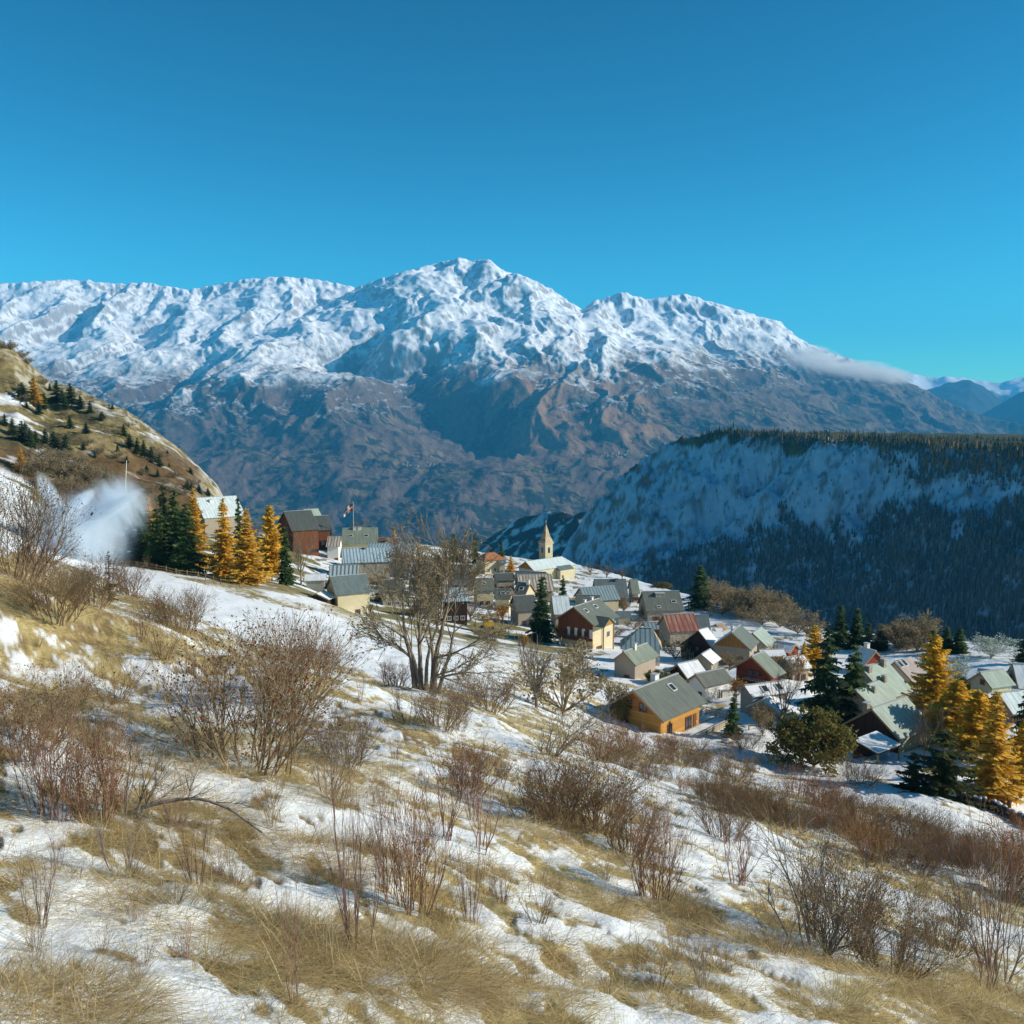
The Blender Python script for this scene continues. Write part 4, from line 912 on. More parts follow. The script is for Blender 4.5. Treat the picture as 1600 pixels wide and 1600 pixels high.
        pb = MB(); pb.box((c[0] + nrm[0] * .02, c[1] + nrm[1] * .02, c[2]), dim(ww - t, hh - t, .06)); pb.build('pane', glass_m, wn)
        if 's' in st:
            for q in (-1, 1):
                sb = MB(); off = q * (ww / 2 + .3); p = (c[0] + nrm[0] * .05 + (0 if nrm[0] else off), c[1] + nrm[1] * .05 + (off if nrm[0] else 0), c[2]); sb.box(p, dim(.5, hh, .06)); sb.build('shutter', fwood_m, wn)
    for al, ac, ww, hh in chim:                       # along, across (-1..1 of the E side), size, height above the roof
        y = s * ac * w; z = zr - abs(y) * pitch; cb = MB(); cb.box((-L / 2 + al * L, y, z + hh / 2 - .4), (ww, ww * .8, hh + .8)); ch = cb.build('chimney', WALL['white'] if wall != 'stone' else WALL['stone'], rf)
        tb = MB(); tb.box((-L / 2 + al * L, y, z + hh + .06), (ww + .16, ww * .8 + .16, .12)); tb.build('chimney_cap', metal_m, ch)
    for al, ac, ww, hh in lights:
        y = s * ac * w; n3 = Vector((0, s * pitch * (1 if ac > 0 else -1), 1)).normalized(); Mx = Matrix((Vector((1, 0, 0)), n3.cross(Vector((1, 0, 0))), n3)).transposed()
        p = Vector((-L / 2 + al * L, y, zr - abs(y) * pitch)) + n3 * .04; sb = MB()
        for a_, b_, ca, cb_ in ((ww, .14, 0, hh / 2), (ww, .14, 0, -hh / 2), (.14, hh, -ww / 2, 0), (.14, hh, ww / 2, 0)): sb.box(p + Mx @ Vector((ca, cb_, 0)), (a_, b_, .16), M=Mx)
        k = sb.build('skylight', frame_m, o); gb = MB(); gb.box(p + n3 * .01, (ww - .1, hh - .1, .08), M=Mx); gb.build('pane', glass_m, k)
    o['_geo'] = [x0, x1, yw, s, zt(yw), zr, w, L, pitch, hx0, hx1]
    return o
def geo(o): 
    g = list(o['_geo']); del o['_geo']; return g

H = house
L_ = []
def add(*a, **k): L_.append(H(*a, **k)); return L_[-1]
# ---- upper village, beside and beyond the piste
add('farmhouse', 'farmhouse with white ribbed metal roof behind the larches', 'house', (304, 778), (369, 777), (319, 810), 834, 'white', wall='beige', chim=[(.33, .25, 1.1, 1.0)], wins=W2('e', .3, 1.0, 1.2, 'w', .3, .6, .85))
hb = add('chalet', 'brown timber chalet with grey roof and a round white window', 'chalet', (443, 799), (486, 799), (457, 830), 862, 'dark', wall='brown', pitch=.7, wins=W2('e', .2, 1.2, 1.3, 'b', .75, .92))
add('chalet', 'lower brown timber annex with red trim beside the round window chalet', 'chalet', (490, 806), (513, 806), (497, 829), 858, 'dark', wall='brown', pitch=.7, wins=W2('e', .35, 1.0, 1.1, 'w', .3, .7))
add('house', 'house with small pale roof peeking over the round window chalet', 'house', (474, 796), (497, 796), (480, 808), 840, 'pale', wall='grey', yfix=372)
add('house', 'house with sage green roof and two skylights below the flagpole', 'house', (535, 825), (590, 824), (534, 850), 868, 'green2', wall='cream', pitch=.85, chim=[(.35, .08, 1.2, .7), (.48, .08, 1.2, .7)], lights=[(.25, .5, 1.3, .9), (.68, .5, 1.5, 1.0)])
add('shed', 'lean-to with rust streaked white metal roof beside the brown annex', 'shed', (512, 838), (533, 837), (509, 854), 872, 'bone', wall='white', pitch=.5, wins=W2('e', .1, 1.2, 1.4, 'd', .8))
add('house', 'house with brown roof right behind the long blue metal roofs'.replace('right ', ''), 'house', (578, 840), (602, 840), (577, 848), 866, 'brownroof', wall='brown', pitch=.6, yfix=352)
add('house', 'house with darker brown roof nearer the tiny orange larch', 'house', (604, 841), (622, 842), (606, 848), 866, 'brownroof', wall='darkwood', pitch=.6, yfix=350)
add('barn', 'long barn with blue ribbed metal roof, the higher of two', 'barn', (576, 848), (651, 847), (570, 864), 895, 'blue', wall='stone', pitch=.6)
add('barn', 'long barn with blue ribbed metal roof, the lower of two, over a stone front', 'barn', (533, 857), (608, 858), (536, 880), 906, 'blue', wall='stone', pitch=.6, wins=W2('e', .1, 1.3, 2.0, 'db', .62) + W2('e', .4, .9, .9, 'b', .3, .82), chim=[(.5, .1, .7, .6)])
add('barn', 'small barn with grey striped metal roof above the cream fronted house', 'barn', (515, 883), (561, 883), (513, 904), 918, 'stripe', wall='beige', pitch=.7)
c1 = add('house', 'cream fronted house with pale slate roof and orange panels at the piste edge', 'house', (515, 901), (571, 903), (526, 930), 948, 'slate', wall='cream', pitch=.75, wins=W2('e', .08, 1.5, 1.5, 'w', .18) + W2('e', .25, 1.0, 1.1, 'b', .62) + [('a', .5, .8, .6, .8, 'w')])
add('shed', 'little shed with blue shaded snow roof beside the cream fronted house', 'shed', (494, 927), (508, 925), (514, 936), 944, 'snow', wall='darkwood', pitch=.35, th=.12)
add('shed', 'shed shape for the shaded snow terrace over a grey retaining wall, below the bare grey tree', 'shed', (476, 897), (510, 896), (475, 907), 917, 'snow', wall='grey', pitch=.3)  # built as a shed, stands for snowy ground above a retaining wall
add('house', 'house with striped metal roof half hidden by the maple crown', 'house', (641, 876), (684, 875), (636, 903), 930, 'stripe', wall='stone', pitch=.75, wins=W2('e', .3, 1., 1.1, 'w', .3, .7))
add('house', 'house with light roof and dark timber front seen through the maple', 'house', (690, 919), (731, 917), (692, 940), 972, 'blue', wall='darkwood', pitch=.7, wins=W2('e', .35, 1., 1., 'w', .2, .5, .8))
add('house', 'grey house with steep dull roof behind the maple, above its light roofed neighbour', 'house', (702, 882), (742, 880), (700, 905), 930, 'dark', wall='grey', pitch=.8, yfix=292)
add('house', 'house with dark slate roof among the bushes below the lower blue barn', 'house', (592, 906), (630, 906), (596, 926), 946, 'dark', wall='stone', pitch=.8, wins=W2('e', .3, 1., 1., 'w', .3, .7))
add('house', 'house with blue slate roof directly behind the maple stems', 'house', (652, 926), (688, 925), (650, 946), 966, 'slate', wall='beige', pitch=.8, wins=W2('e', .3, 1., 1., 'w', .3, .7))
add('house', 'house with dull grey roof between the maple and the tiled villa', 'house', (740, 904), (770, 903), (743, 924), 946, 'green', wall='cream', pitch=.8, wins=W2('e', .3, 1., 1., 'b', .3, .7), lights=[(.5, .4, 1., .8)])
# ---- church quarter
add('villa', 'cream villa with orange hipped tile roof', 'house', (759, 864), (773, 864), (757, 877), 897, 'tile', wall='cream', pitch=.6, hipA=.7, hipB=.7, wins=W2('e', .25, 1., 1.3, 'w', .2, .5, .8) + W2('b', .25, 1., 1.3, 'w', .5))
add('annex', 'low cream annex under grey roof beside the tiled villa', 'house', (778, 875), (790, 876), (779, 881), 898, 'slate', wall='cream', pitch=.5, wins=W2('e', .3, .8, 1., 'w', .5))
add('house', 'house with hipped grey roof in front of the church', 'house', (806, 892), (853, 891), (803, 903), 926, 'slate', wall='beige', pitch=.7, hipB=.8)
add('barn', 'barn with bone and brown striped roof in front of the church', 'barn', (808, 898), (861, 897), (813, 925), 936, 'bone', wall='beige', pitch=.7)
add('house', 'house with dark grey roof beside the bone striped roof', 'house', (772, 896), (802, 897), (776, 908), 925, 'dark', wall='stone', pitch=.6)
add('house', 'house with grey green roof and one skylight below the bone striped roof', 'house', (809, 909), (829, 909), (799, 931), 950, 'green', wall='cream', pitch=.75, lights=[(.5, .45, 1.2, 1.2)], chim=[(.85, .1, .8, 1.2)])
add('house', 'house with long grey green roof and rows of skylights, partly behind the maple', 'house', (774, 920), (800, 919), (771, 936), 955, 'green', wall='cream', pitch=.7, lights=[(.5, .4, 1.2, .8), (.8, .4, 1.2, .8)])
add('house', 'house with plain dark slate roof beside the solitary spruce', 'house', (801, 931), (834, 931), (808, 956), 978, 'dark', wall='beige', pitch=.85, wins=W2('e', .3, 1., 1.2, 'b', .35, .7))
add('barn', 'barn with pale striped roof between the solitary spruce and the big chalet', 'barn', (862, 931), (888, 930), (866, 960), 985, 'white', wall='stone', pitch=.85)
# ---- around the big two storey chalet
add('house', 'house with wide blue grey roof at the village rim', 'house', (928, 905), (978, 906), (931, 934), 950, 'slate', wall='stone', pitch=.85, chim=[(.7, .1, 1., .7)])
add('house', 'house with pale sage roof end next to the wide blue grey roof', 'house', (984, 905), (996, 904), (988, 928), 942, 'green2', wall='beige', pitch=.85)
add('barn', 'barn with dark blue diagonal striped roof below the wide blue grey roof', 'barn', (905, 918), (960, 918), (915, 940), 962, 'bluestripe', wall='cream', pitch=.75)
add('house', 'house with low dark green roof behind the ridge of the big chalet', 'house', (900, 929), (938, 926), (898, 942), 962, 'green', wall='stone', pitch=.6)
add('house', 'house with broad sage roof, snow ridge and dormer notch near the rim spruce', 'house', (1003, 924), (1061, 923), (1010, 955), 972, 'green', wall='stone', pitch=.8, lights=[(.78, .55, 1.3, .9), (.35, .8, 1., .7)], chim=[(.45, .15, 2.6, .3)])
add('shed', 'shed with small rusty sheet roof in front of the snow ridged sage roof', 'shed', (1004, 942), (1034, 941), (1006, 955), 966, 'rusty', wall='stone', pitch=.5)
add('shed', 'shed with small grey flat roof and ochre wall above the blue tiled lean-to', 'shed', (962, 955), (985, 955), (964, 966), 978, 'slate', wall='cream', pitch=.5)
add('barn', 'barn with rust red striped metal roof', 'barn', (1036, 960), (1084, 960), (1046, 988), 1012, 'rust', wall='stone', pitch=.8)
add('house', 'house with plain blue grey roof next to the rust red roof', 'house', (1087, 961), (1107, 960), (1090, 985), 1002, 'slate', wall='stone', pitch=.8)
add('shed', 'shed with small teal blue roof before the rust red roof', 'shed', (1005, 972), (1040, 973), (1008, 984), 998, 'bluestripe', wall='gold', pitch=.6)
big = add('chalet', 'big two storey chalet with grey roof, shuttered gable and porch', 'chalet', (896, 948), (936, 938), (930, 977), 1016, 'green', 'green', 'cream', 'brown', .68, over=.9, gfrac=.52, wins=W2('a', .50, 1., 1.9, 'b', .22, .42, .62, .82) + W2('a', .10, 1.5, 1.4, 'b', .2, .42, .65, .86) + W2('e', .45, 1.3, 1.3, 'w', .72) + W2('e', .12, 1.4, 1.4, 'b', .35) + [('e', .22, .04, 1.1, 2.1, 'd')], lights=[(.22, .32, 1.1, 1.0), (.62, .28, 1.1, 1.0)], chim=[(.5, -.1, .7, .8), (.78, -.1, .7, .9)])
# ---- lower village
add('tower_house', 'steep stone house with blue shaded hip roof and one ochre striped hip', 'house', (1019, 981), (1000, 980), (1035, 1015), 1042, 'bluestripe', 'ochre', 'pale', pitch=1.0, hipA=.55, hipB=1.1)
add('cottage', 'beige cottage with sage roof, brown door and small chimney', 'house', (974, 1018), (1011, 1001), (992, 1042), 1064, 'green2', 'snow', 'beige', pitch=.8, chim=[(.42, .1, .55, .9)], wins=[('a', .62, .03, .9, 2.0, 'd'), ('e', .7, .3, .8, .9, 'b')])
logc = add('log_chalet', 'honey coloured log chalet with grey green roof and railed terrace', 'chalet', (989, 1078), (1059, 1055), (1039, 1126), 1152, 'green', 'green', 'honey', 'shadelog', .66, over=.8, gfrac=.0, th=.22, wins=[('e', .20, .28, 1.1, 1.4, 'b'), ('e', .70, .05, 1.5, 2.2, 'b'), ('e', .87, .06, .8, 2.1, 'd'), ('a', .36, 1.02, 1.1, 1.2, 'b'), ('a', .64, 1.0, 1.2, 1.2, 'b'), ('a', .3, .3, 1.1, 1.1, 'b')], chim=[(.55, -.12, .95, 1.1)], lights=[(.66, .30, 1.0, 1.2)])
add('house', 'white walled house with plain green grey roof behind the log chalet', 'house', (1086, 1053), (1131, 1045), (1103, 1074), 1098, 'green', 'green', 'white', pitch=.72, wins=[('a', .7, .35, .7, .9, 'b'), ('e', .6, .2, 1.1, 1.3, 'w')])
add('shed', 'shed with white snow roof and open dark front above the log chalet', 'shed', (1058, 1037), (1090, 1024), (1074, 1062), 1076, 'snow', wall='darkwood', pitch=.75)
add('shed', 'shed with snow roof in the blue shade of the dark gabled house', 'shed', (1096, 1022), (1110, 1016), (1116, 1036), 1050, 'snow', wall='stone', pitch=.7)
dk = add('house', 'dark timber gabled house with long white snow roof', 'house', (1091, 984), (1106, 976), (1122, 1024), 1034, 'snow', 'dark', 'darkwood', 'darkwood', pitch=.85, gfrac=.0, wins=[('a', .3, .3, 1.0, 1.2, 'w'), ('a', .55, .3, 1.2, 1.2, 'w'), ('a', .45, .9, .6, .6, 'w')])
add('barn', 'barn with golden board gable over a beige wall', 'barn', (1143, 988), (1157, 975), (1175, 1016), 1040, 'green', 'snowy', 'beige', 'gold', pitch=.8, gfrac=.0, wins=[('a', .33, .12, 1.0, 2.2, 'd'), ('a', .72, .55, 1.4, .5, 'b'), ('e', .4, .2, .8, 1., 'w')], chim=[(.5, -.2, .5, 1.0)])
add('house', 'house with white snow roof and orange lean-to behind the golden gable', 'house', (1102, 980), (1128, 984), (1108, 1003), 1016, 'snowy', wall='darkwood', pitch=.75, yfix=222)
add('shed', 'shed with orange sheet roof behind the snow roof near the golden gable', 'shed', (1118, 975), (1128, 974), (1130, 984), 1000, 'rusty', wall='beige', pitch=.6, yfix=232)
add('house', 'house with pale triangular roof at the village rim', 'house', (1176, 989), (1190, 978), (1199, 1012), 1026, 'pale', 'pale', 'stone', pitch=.8)
add('house', 'low house with blue shaded snow roof and orange front', 'house', (1208, 1000), (1244, 993), (1196, 1012), 1022, 'snow', wall='red', pitch=.5)
add('house', 'second low house with blue shaded snow roof beside the orange bush', 'house', (1186, 1015), (1224, 1010), (1190, 1026), 1038, 'snowy', 'snow', 'gold', pitch=.5)
redc = add('chalet', 'red brown log chalet with snowy balcony and sage roof', 'chalet', (1174, 1025), (1194, 1017), (1209, 1059), 1078, 'green2', 'green', 'red', 'red', .72, over=.9, wins=[('a', .5, .5, 2.2, 1.6, 'b'), ('a', .25, .35, 1., 1.2, 'b'), ('a', .5, .1, 1.6, 1.2, 'b')])
add('house', 'stone house with part snowy roof behind the red brown chalet', 'house', (1226, 1028), (1256, 1020), (1238, 1048), 1064, 'snowy', 'snow', 'stone', pitch=.8, wins=W2('e', .3, .9, 1., 'b', .3, .7))
add('shed', 'grey garage with snow roof tucked beside the white walled house', 'shed', (1116, 1062), (1140, 1056), (1124, 1078), 1092, 'snowy', 'snow', 'grey', pitch=.6, wins=W2('e', .05, 2.0, 1.8, 'dw', .5))
add('farmhouse', 'farmhouse with white snow roof and two skylights', 'house', (1163, 1071), (1224, 1060), (1174, 1090), 1122, 'snowy', 'snow', 'grey', pitch=.6, lights=[(.42, .5, 1.0, 1.2), (.78, .5, 1.0, 1.2)], wins=W2('e', .3, 1., 1., 'b', .4))
add('barn', 'dark stone barn end with blue snow roof behind the round bush', 'barn', (1192, 1094), (1208, 1081), (1222, 1113), 1132, 'snowy', 'snow', 'stone', pitch=.6, wins=[('a', .5, .1, 2.0, 2.2, 'db')])
add('house', 'gabled house with blue shaded roof and red boarded gable', 'house', (1369, 1017), (1341, 1011), (1348, 1041), 1058, 'snow', 'snow', 'cream', 'red', pitch=.8, chim=[(.55, -.05, .8, 1.0)], yfix=172)
add('farmhouse', 'big farmhouse with pale green roof, two chimneys and a dormer', 'house', (1346, 1044), (1386, 1031), (1388, 1094), 1120, 'pale', 'pale', 'stone', pitch=.8, chim=[(.15, .12, .9, .7), (.75, .1, .8, 1.0), (.35, .5, .7, .8)], yfix=136)
add('farmhouse', 'lower wing with pale green roof in front of the big farmhouse', 'house', (1337, 1078), (1372, 1068), (1372, 1104), 1128, 'pale', 'pale', 'stone', pitch=.75, chim=[(.5, .35, .6, .7)], yfix=124)
barn = add('barn', 'barn with wide cream green roof and dark gable above a porch', 'barn', (1362, 1107), (1416, 1099), (1411, 1152), 1180, 'pale', 'pale', 'stone', 'darkwood', pitch=.75, chim=[(.1, -.3, .8, 1.2)], wins=W2('e', .2, .8, 1., 'b', .3, .7), gfrac=.5)
add('house', 'house with pink grey roof and white skylights beside the golden larch', 'house', (1398, 1034), (1424, 1024), (1427, 1068), 1086, 'pink', 'pink', 'cream', pitch=.8, lights=[(.15, .12, 1.0, 1.6), (.4, .12, 1.0, 1.6)], yfix=160)
add('house', 'cream gabled house with small square window under pale roof', 'house', (1531, 1050), (1568, 1045), (1551, 1076), 1096, 'pale', 'snow', 'cream', pitch=.8, wins=[('a', .55, .95, .8, .8, 'b'), ('a', .3, .3, .8, 1., 'b')])
add('house', 'wide house with blue shaded snow roof behind the cream gable', 'house', (1528, 1044), (1578, 1034), (1522, 1056), 1084, 'snow', 'snow', 'cream', pitch=.6, yfix=152)
add('house', 'house with blue shaded snow slope at the end of the row', 'house', (1582, 1036), (1612, 1036), (1592, 1076), 1094, 'snow', 'snow', 'beige', pitch=.8, yfix=146)
add('house', 'house with pale ribbed metal roof by the dark end spruce', 'house', (1560, 1082), (1596, 1076), (1582, 1116), 1134, 'white', 'pale', 'beige', pitch=.8)
add('shed', 'shed with split white and teal roof beside the pale ribbed roof', 'shed', (1541, 1086), (1557, 1081), (1556, 1096), 1112, 'snowy', 'slate', 'beige', pitch=.5)
# ================================================================== CHURCH, BALCONIES, TERRACE
def loc_of(o, p):
    c, s = math.cos(-o.rotation_euler[2]), math.sin(-o.rotation_euler[2]); d = np.array(p) - np.array(o.location)
    return np.array((c * d[0] - s * d[1], s * d[0] + c * d[1], d[2]))
ch = add('church', 'stone church with pale metal roof and pointed bell tower', 'church', (821, 877), (878, 868.5), (834, 892), 916, 'white', 'white', 'cream', 'gold', pitch=.62, hipB=.7, yfix=330, wins=W2('e', .3, .9, 1.8, 'w', .3, .55, .8) + W2('b', .3, .9, 1.6, 'w', .35, .7))
x0, x1, yw, sd_, hw, zr_, w_, L__, pt, hx0, hx1 = geo(ch)
T = at(853, 868, 348); tb = loc_of(ch, (T[0], T[1], T[2])); top = loc_of(ch, at(853, 849, 348))[2]; tip = loc_of(ch, at(853, 818, 348))[2]
Mt = Matrix.Rotation(R(38) - ch.rotation_euler[2], 3, 'Z'); s_ = 1.75
tw = MB(); tw.box((tb[0], tb[1], top / 2), (2 * s_, 2 * s_, top), M=Mt); tower = tw.build('tower', WALL['cream'], ch)
for fz in (.80,):
    for k in range(4):
        Mk = Matrix.Rotation(R(38 + 90 * k) - ch.rotation_euler[2], 3, 'Z'); q = Mk @ Vector((s_ + .01, 0, 0)); ob = MB(); ob.box((tb[0] + q.x, tb[1] + q.y, top - 2.3), (.12, .95, 2.0), M=Mk)
        n_ = 6; arc = [(tb[0] + q.x, tb[1] + q.y, top - 1.3)]
        ob.build('belfry_opening', glass_m, tower)
cn = MB(); cn.box((tb[0], tb[1], top + .1), (2 * s_ + .5, 2 * s_ + .5, .22), M=Mt); cn.build('cornice', WALL['white'], tower)
sp_ = MB(); base = [Mt @ Vector((a * (s_ + .35), b * (s_ + .35), 0)) + Vector((tb[0], tb[1], top + .21)) for a, b in ((-1, -1), (1, -1), (1, 1), (-1, 1))]
mid = [Mt @ Vector((a * (s_ * .66), b * (s_ * .66), 0)) + Vector((tb[0], tb[1], top + (tip - top) * .33)) for a, b in ((-1, -1), (1, -1), (1, 1), (-1, 1))]
sp_.add(base + mid + [(tb[0], tb[1], tip)], [(0, 1, 5, 4), (1, 2, 6, 5), (2, 3, 7, 6), (3, 0, 4, 7), (4, 5, 8), (5, 6, 8), (6, 7, 8), (7, 4, 8), (3, 2, 1, 0)])
spire = sp_.build('spire', ROOF['ochre'], ch)
cr_ = MB(); cr_.box((tb[0], tb[1], tip + .6), (.09, .09, 1.4)); cr_.box((tb[0], tb[1], tip + .85), (.6, .09, .09)); cr_.build('cross', metal_m, spire)
cpz = MB(); cpz.slab([(L__ * .12, sd_ * w_ * .55, hw + 1.1), (L__ * .52, sd_ * w_ * .55, hw + 1.1), (L__ * .52, sd_ * (w_ + 1.6), hw - .9), (L__ * .12, sd_ * (w_ + 1.6), hw - .9)], .2, n=Vector((0, sd_ * .5, 1)).normalized()); cpz.build('chapel_roof', ROOF['slate'], ch)
cpw = MB(); cpw.box((L__ * .32, sd_ * (yw + .7), (hw - 1.1) / 2), (L__ * .36, 2.6, hw - 1.1)); cpw.build('chapel_wall', WALL['cream'], ch)

def balcony(o, g, z, depth, a0, a1, mat, snow=False, side='a'):
    x0, x1, yw, s, hw, zr, w, L, pt, hx0, hx1 = g
    y0, y1 = -yw + a0 * 2 * yw, -yw + a1 * 2 * yw; b = MB(); xm = x0 - depth / 2
    b.box((xm, (y0 + y1) / 2, z), (depth, y1 - y0, .14)); fl = b.build('balcony', mat, o)
    r = MB(); r.box((x0 - depth + .05, (y0 + y1) / 2, z + 1.0), (.1, y1 - y0, .1)); r.box((x0 - depth + .05, (y0 + y1) / 2, z + .2), (.07, y1 - y0, .08))
    k = int((y1 - y0) / .28)
    for i in range(k + 1): r.box((x0 - depth + .05, y0 + (y1 - y0) * i / k, z + .55), (.05, .09, .95))
    r.build('railing', mat, fl)
    if snow: q = MB(); q.box((xm, (y0 + y1) / 2, z + .12), (depth * .9, (y1 - y0) * .98, .10)); q.build('snow_cover', ROOF['snow'], fl)
gb = geo(big); balcony(big, gb, gb[4] * .50, 1.3, .04, .96, fwood_m)
x0, x1, yw, s, hw, zr, w, L, pt, hx0, hx1 = gb
for i in range(4):                              # pale panels between the shutters of the upper gable storey
    m = MB(); m.box((x0 - .05, -yw + (.05 + .235 * i) * 2 * yw * .92, hw * .68), (.08, .75, 1.9)); m.build('wall_panel', WALL['white'], big)
pg = MB(); xm = x0 + (x1 - x0) * .32; hp = 2.6                       # porch gable over the entrance
for q in (-1, 1): pg.slab([(xm, s * w * .45, hw + .9), (xm, s * (w + 1.6), hw + .9), (xm + q * hp, s * (w + 1.6), hw - .75), (xm + q * hp, s * w * .45, hw - .75)], .16, n=Vector((q * .55, 0, 1)).normalized())
pr_ = pg.build('porch_roof', ROOF['green'], big)
pu = MB(); pu.add([(xm, s * (w + 1.3), hw + .7), (xm - hp + .3, s * (w + 1.3), hw - .8), (xm + hp - .3, s * (w + 1.3), hw - .8), (xm, s * (w + 1.2), hw + .7), (xm - hp + .3, s * (w + 1.2), hw - .8), (xm + hp - .3, s * (w + 1.2), hw - .8)], [(0, 1, 2), (3, 5, 4), (0, 3, 4, 1), (1, 4, 5, 2), (2, 5, 3, 0)]); pu.build('porch_gable', WALL['gold'], pr_)
for q in (-1, 1): pb = MB(); pb.box((xm + q * (hp - .4), s * (w + 1.2), (hw - .8) / 2), (.22, .22, hw - .8)); pb.build('porch_post', trim_m, big)
gr_ = geo(redc); balcony(redc, gr_, gr_[4] * .55, 1.4, .08, .72, WALL['red'], True)
gd = geo(dk); balcony(dk, gd, gd[4] * .8, 1.2, .1, .9, WALL['darkwood'])
# terrace of the log chalet
gl = geo(logc); x0, x1, yw, s, hw, zr, w, L, pt, hx0, hx1 = gl
dz = .55; xa, xb, ya, yb = x0 + (x1 - x0) * .42, x1 + 4.4, yw, yw + 3.4
light = wall_mat('terrace_boards', (.56, .46, .30), 'wood', .15)
tr_ = MB(); tr_.box(((xa + xb) / 2, s * (ya + yb) / 2, dz), (xb - xa, yb - ya, .18)); terr = tr_.build('terrace', light, logc)
snw = MB(); snw.box(((xa + xb) / 2, s * (ya + yb) / 2, dz + .13), (xb - xa - .8, yb - ya - .9, .07)); snw.build('snow_cover', ROOF['snow'], terr)
def rail_run(p0, p1, z, par, name='railing'):
    m = MB(); d = Vector(p1) - Vector(p0); n = max(2, int(d.length / 1.5)); ang = math.atan2(d.y, d.x); mid = (Vector(p0) + Vector(p1)) / 2
    for zz, hh in ((1.02, .12), (.72, .16), (.45, .16), (.2, .14)): m.box((mid.x, mid.y, z + zz), (d.length, .06, hh), ang)
    for i in range(n + 1): q = Vector(p0) + d * i / n; m.box((q.x, q.y, z + .52), (.11, .11, 1.1))
    m.build(name, light, par)
rail_run((xa, s * yb, 0), (xb, s * yb, 0), dz, terr); rail_run((xb, s * yb, 0), (xb, s * (ya - 1.5), 0), dz, terr); rail_run((xb, s * (ya - 1.5), 0), (x1, s * (ya - 1.5), 0), dz, terr)
for q in (xa + .3, (xa + xb) / 2, xb - .3): pm = MB(); pm.box((q, s * (yb - .2), dz - 2.0), (.2, .2, 4.0)); pm.build('terrace_post', light, logc)
corner = MB()
for yy in (-yw, yw):
    for k in range(int(hw / .3)): corner.box((x0 - .12, yy, .2 + k * .3), (.5, .22, .2))
corner.build('log_ends', WALL['honey'], logc)
for o in L_:
    if '_geo' in o: del o['_geo']
# lean-to beside the barn
P = drop(1368, 1186); sh = empty('open_shed', (P[0], P[1], P[2] - .2), R(38)); tag(sh, 'open wooden lean-to under shaded snow beside the barn with the dark gable', 'shed')
m = MB(); m.slab([(-2.6, 1.6, 2.9), (2.6, 1.6, 2.9), (2.6, -1.9, 2.1), (-2.6, -1.9, 2.1)], .16, n=Vector((0, -.23, 1)).normalized()); rf = m.build('roof', WALL['darkwood'], sh)
m = MB(); m.slab([(-2.55, 1.55, 3.04), (2.55, 1.55, 3.04), (2.55, -1.85, 2.26), (-2.55, -1.85, 2.26)], .12, n=Vector((0, -.23, 1)).normalized()); m.build('snow_cover', ROOF['snow'], rf)
m = MB(); m.box((0, 1.5, 1.35), (5.0, .12, 2.7)); m.build('wall', WALL['darkwood'], sh)
for x in (-2.4, 2.4): m = MB(); m.box((x, -1.7, 1.05), (.16, .16, 2.1)); m.build('post', trim_m, sh)

# ================================================================== FLAG, POLES, FENCES, DIGGER, STONES
P0 = at(552.5, 832, 345); fp = empty('flagpole', (P0[0], P0[1], P0[2])); tag(fp, 'white flagpole rising behind the sage green roof', 'flagpole')
hpole = at(552.5, 785, 345)[2] - P0[2]; m = MB(); m.tube([(0, 0, 0), (0, 0, hpole)], [.12, .07], 8); m.build('pole', frame_m, fp)
m = MB(); m.tube([(0, 0, hpole), (0, 0, hpole + .2)], [.14, .14], 8); m.build('finial', metal_m, fp)
V = []; F = []; C = []; nu, nv = 36, 26
for i in range(nu):
    for j in range(nv):
        u_, v_ = i / (nu - 1), j / (nv - 1); V.append((-.10 - 4.4 * u_ * (1 - .25 * u_), .35 * math.sin(u_ * 9 + v_ * 2) * u_, hpole - .2 - v_ * 3.0 * (1 - .35 * u_) - 3.4 * u_ ** 1.3))
        cross = abs(u_ - .42) < .10 or abs(v_ - .5) < .13; C.append((.72, .70, .66) if cross or u_ > .70 and v_ > .3 else (.52, .07, .04))
fl = link('flag', np_mesh('flag', V, grid_faces(nu, nv), np.array(C)), col_mat('flag_cloth', .9, .05, .06), None); fl.location = P0
tag(fl, 'drooping red flag with a white cross on the white pole', 'flag')
sol = fl.modifiers.new('thickness', 'SOLIDIFY'); sol.thickness = .02
P0 = at(197, 772, 255); m = MB(); m.tube([(0, 0, -3), (0, 0, 3), (.5, 0, 9)], [.14, .13, .09], 7); pl_ = m.build('utility_pole', frame_m); pl_.location = P0; tag(pl_, 'pale bare pole standing behind the snow cannon mist', 'pole')
def fence(name, pts, label, mat, hgt=1.0, rails=2, step=2.2):
    root = empty(name, pts[0]); tag(root, label, 'fence'); b = np.array(pts[0]); q = [np.array(p) - b for p in pts]
    for a, c in zip(q, q[1:]):
        n = max(1, int(np.linalg.norm(c - a) / step))
        for i in range(n + (1 if c is q[-1] else 0)):
            p = a + (c - a) * i / n; z = float(ground_z(p[0] + b[0], p[1] + b[1])) - b[2]; m = MB(); m.box((p[0], p[1], z + hgt / 2), (.14, .14, hgt + .3)); m.build('post', mat, root)
    for r in range(rails):
        m = MB(); pp = []
        for a, c in zip(q, q[1:]):
            for i in range(6): p = a + (c - a) * i / 5; pp.append((p[0], p[1] - .1, float(ground_z(p[0] + b[0], p[1] + b[1])) - b[2] + hgt * (.9 - .45 * r)))
        m.tube(pp, [.06] * len(pp), 4); m.build('rail', mat, root)
fence('wooden_fence', [drop(p, r) for p, r in ((190, 882), (215, 887), (245, 891), (275, 897), (310, 903), (345, 912), (375, 917))], 'low grey rail fence between the spruces and the groomed piste', trim_m)
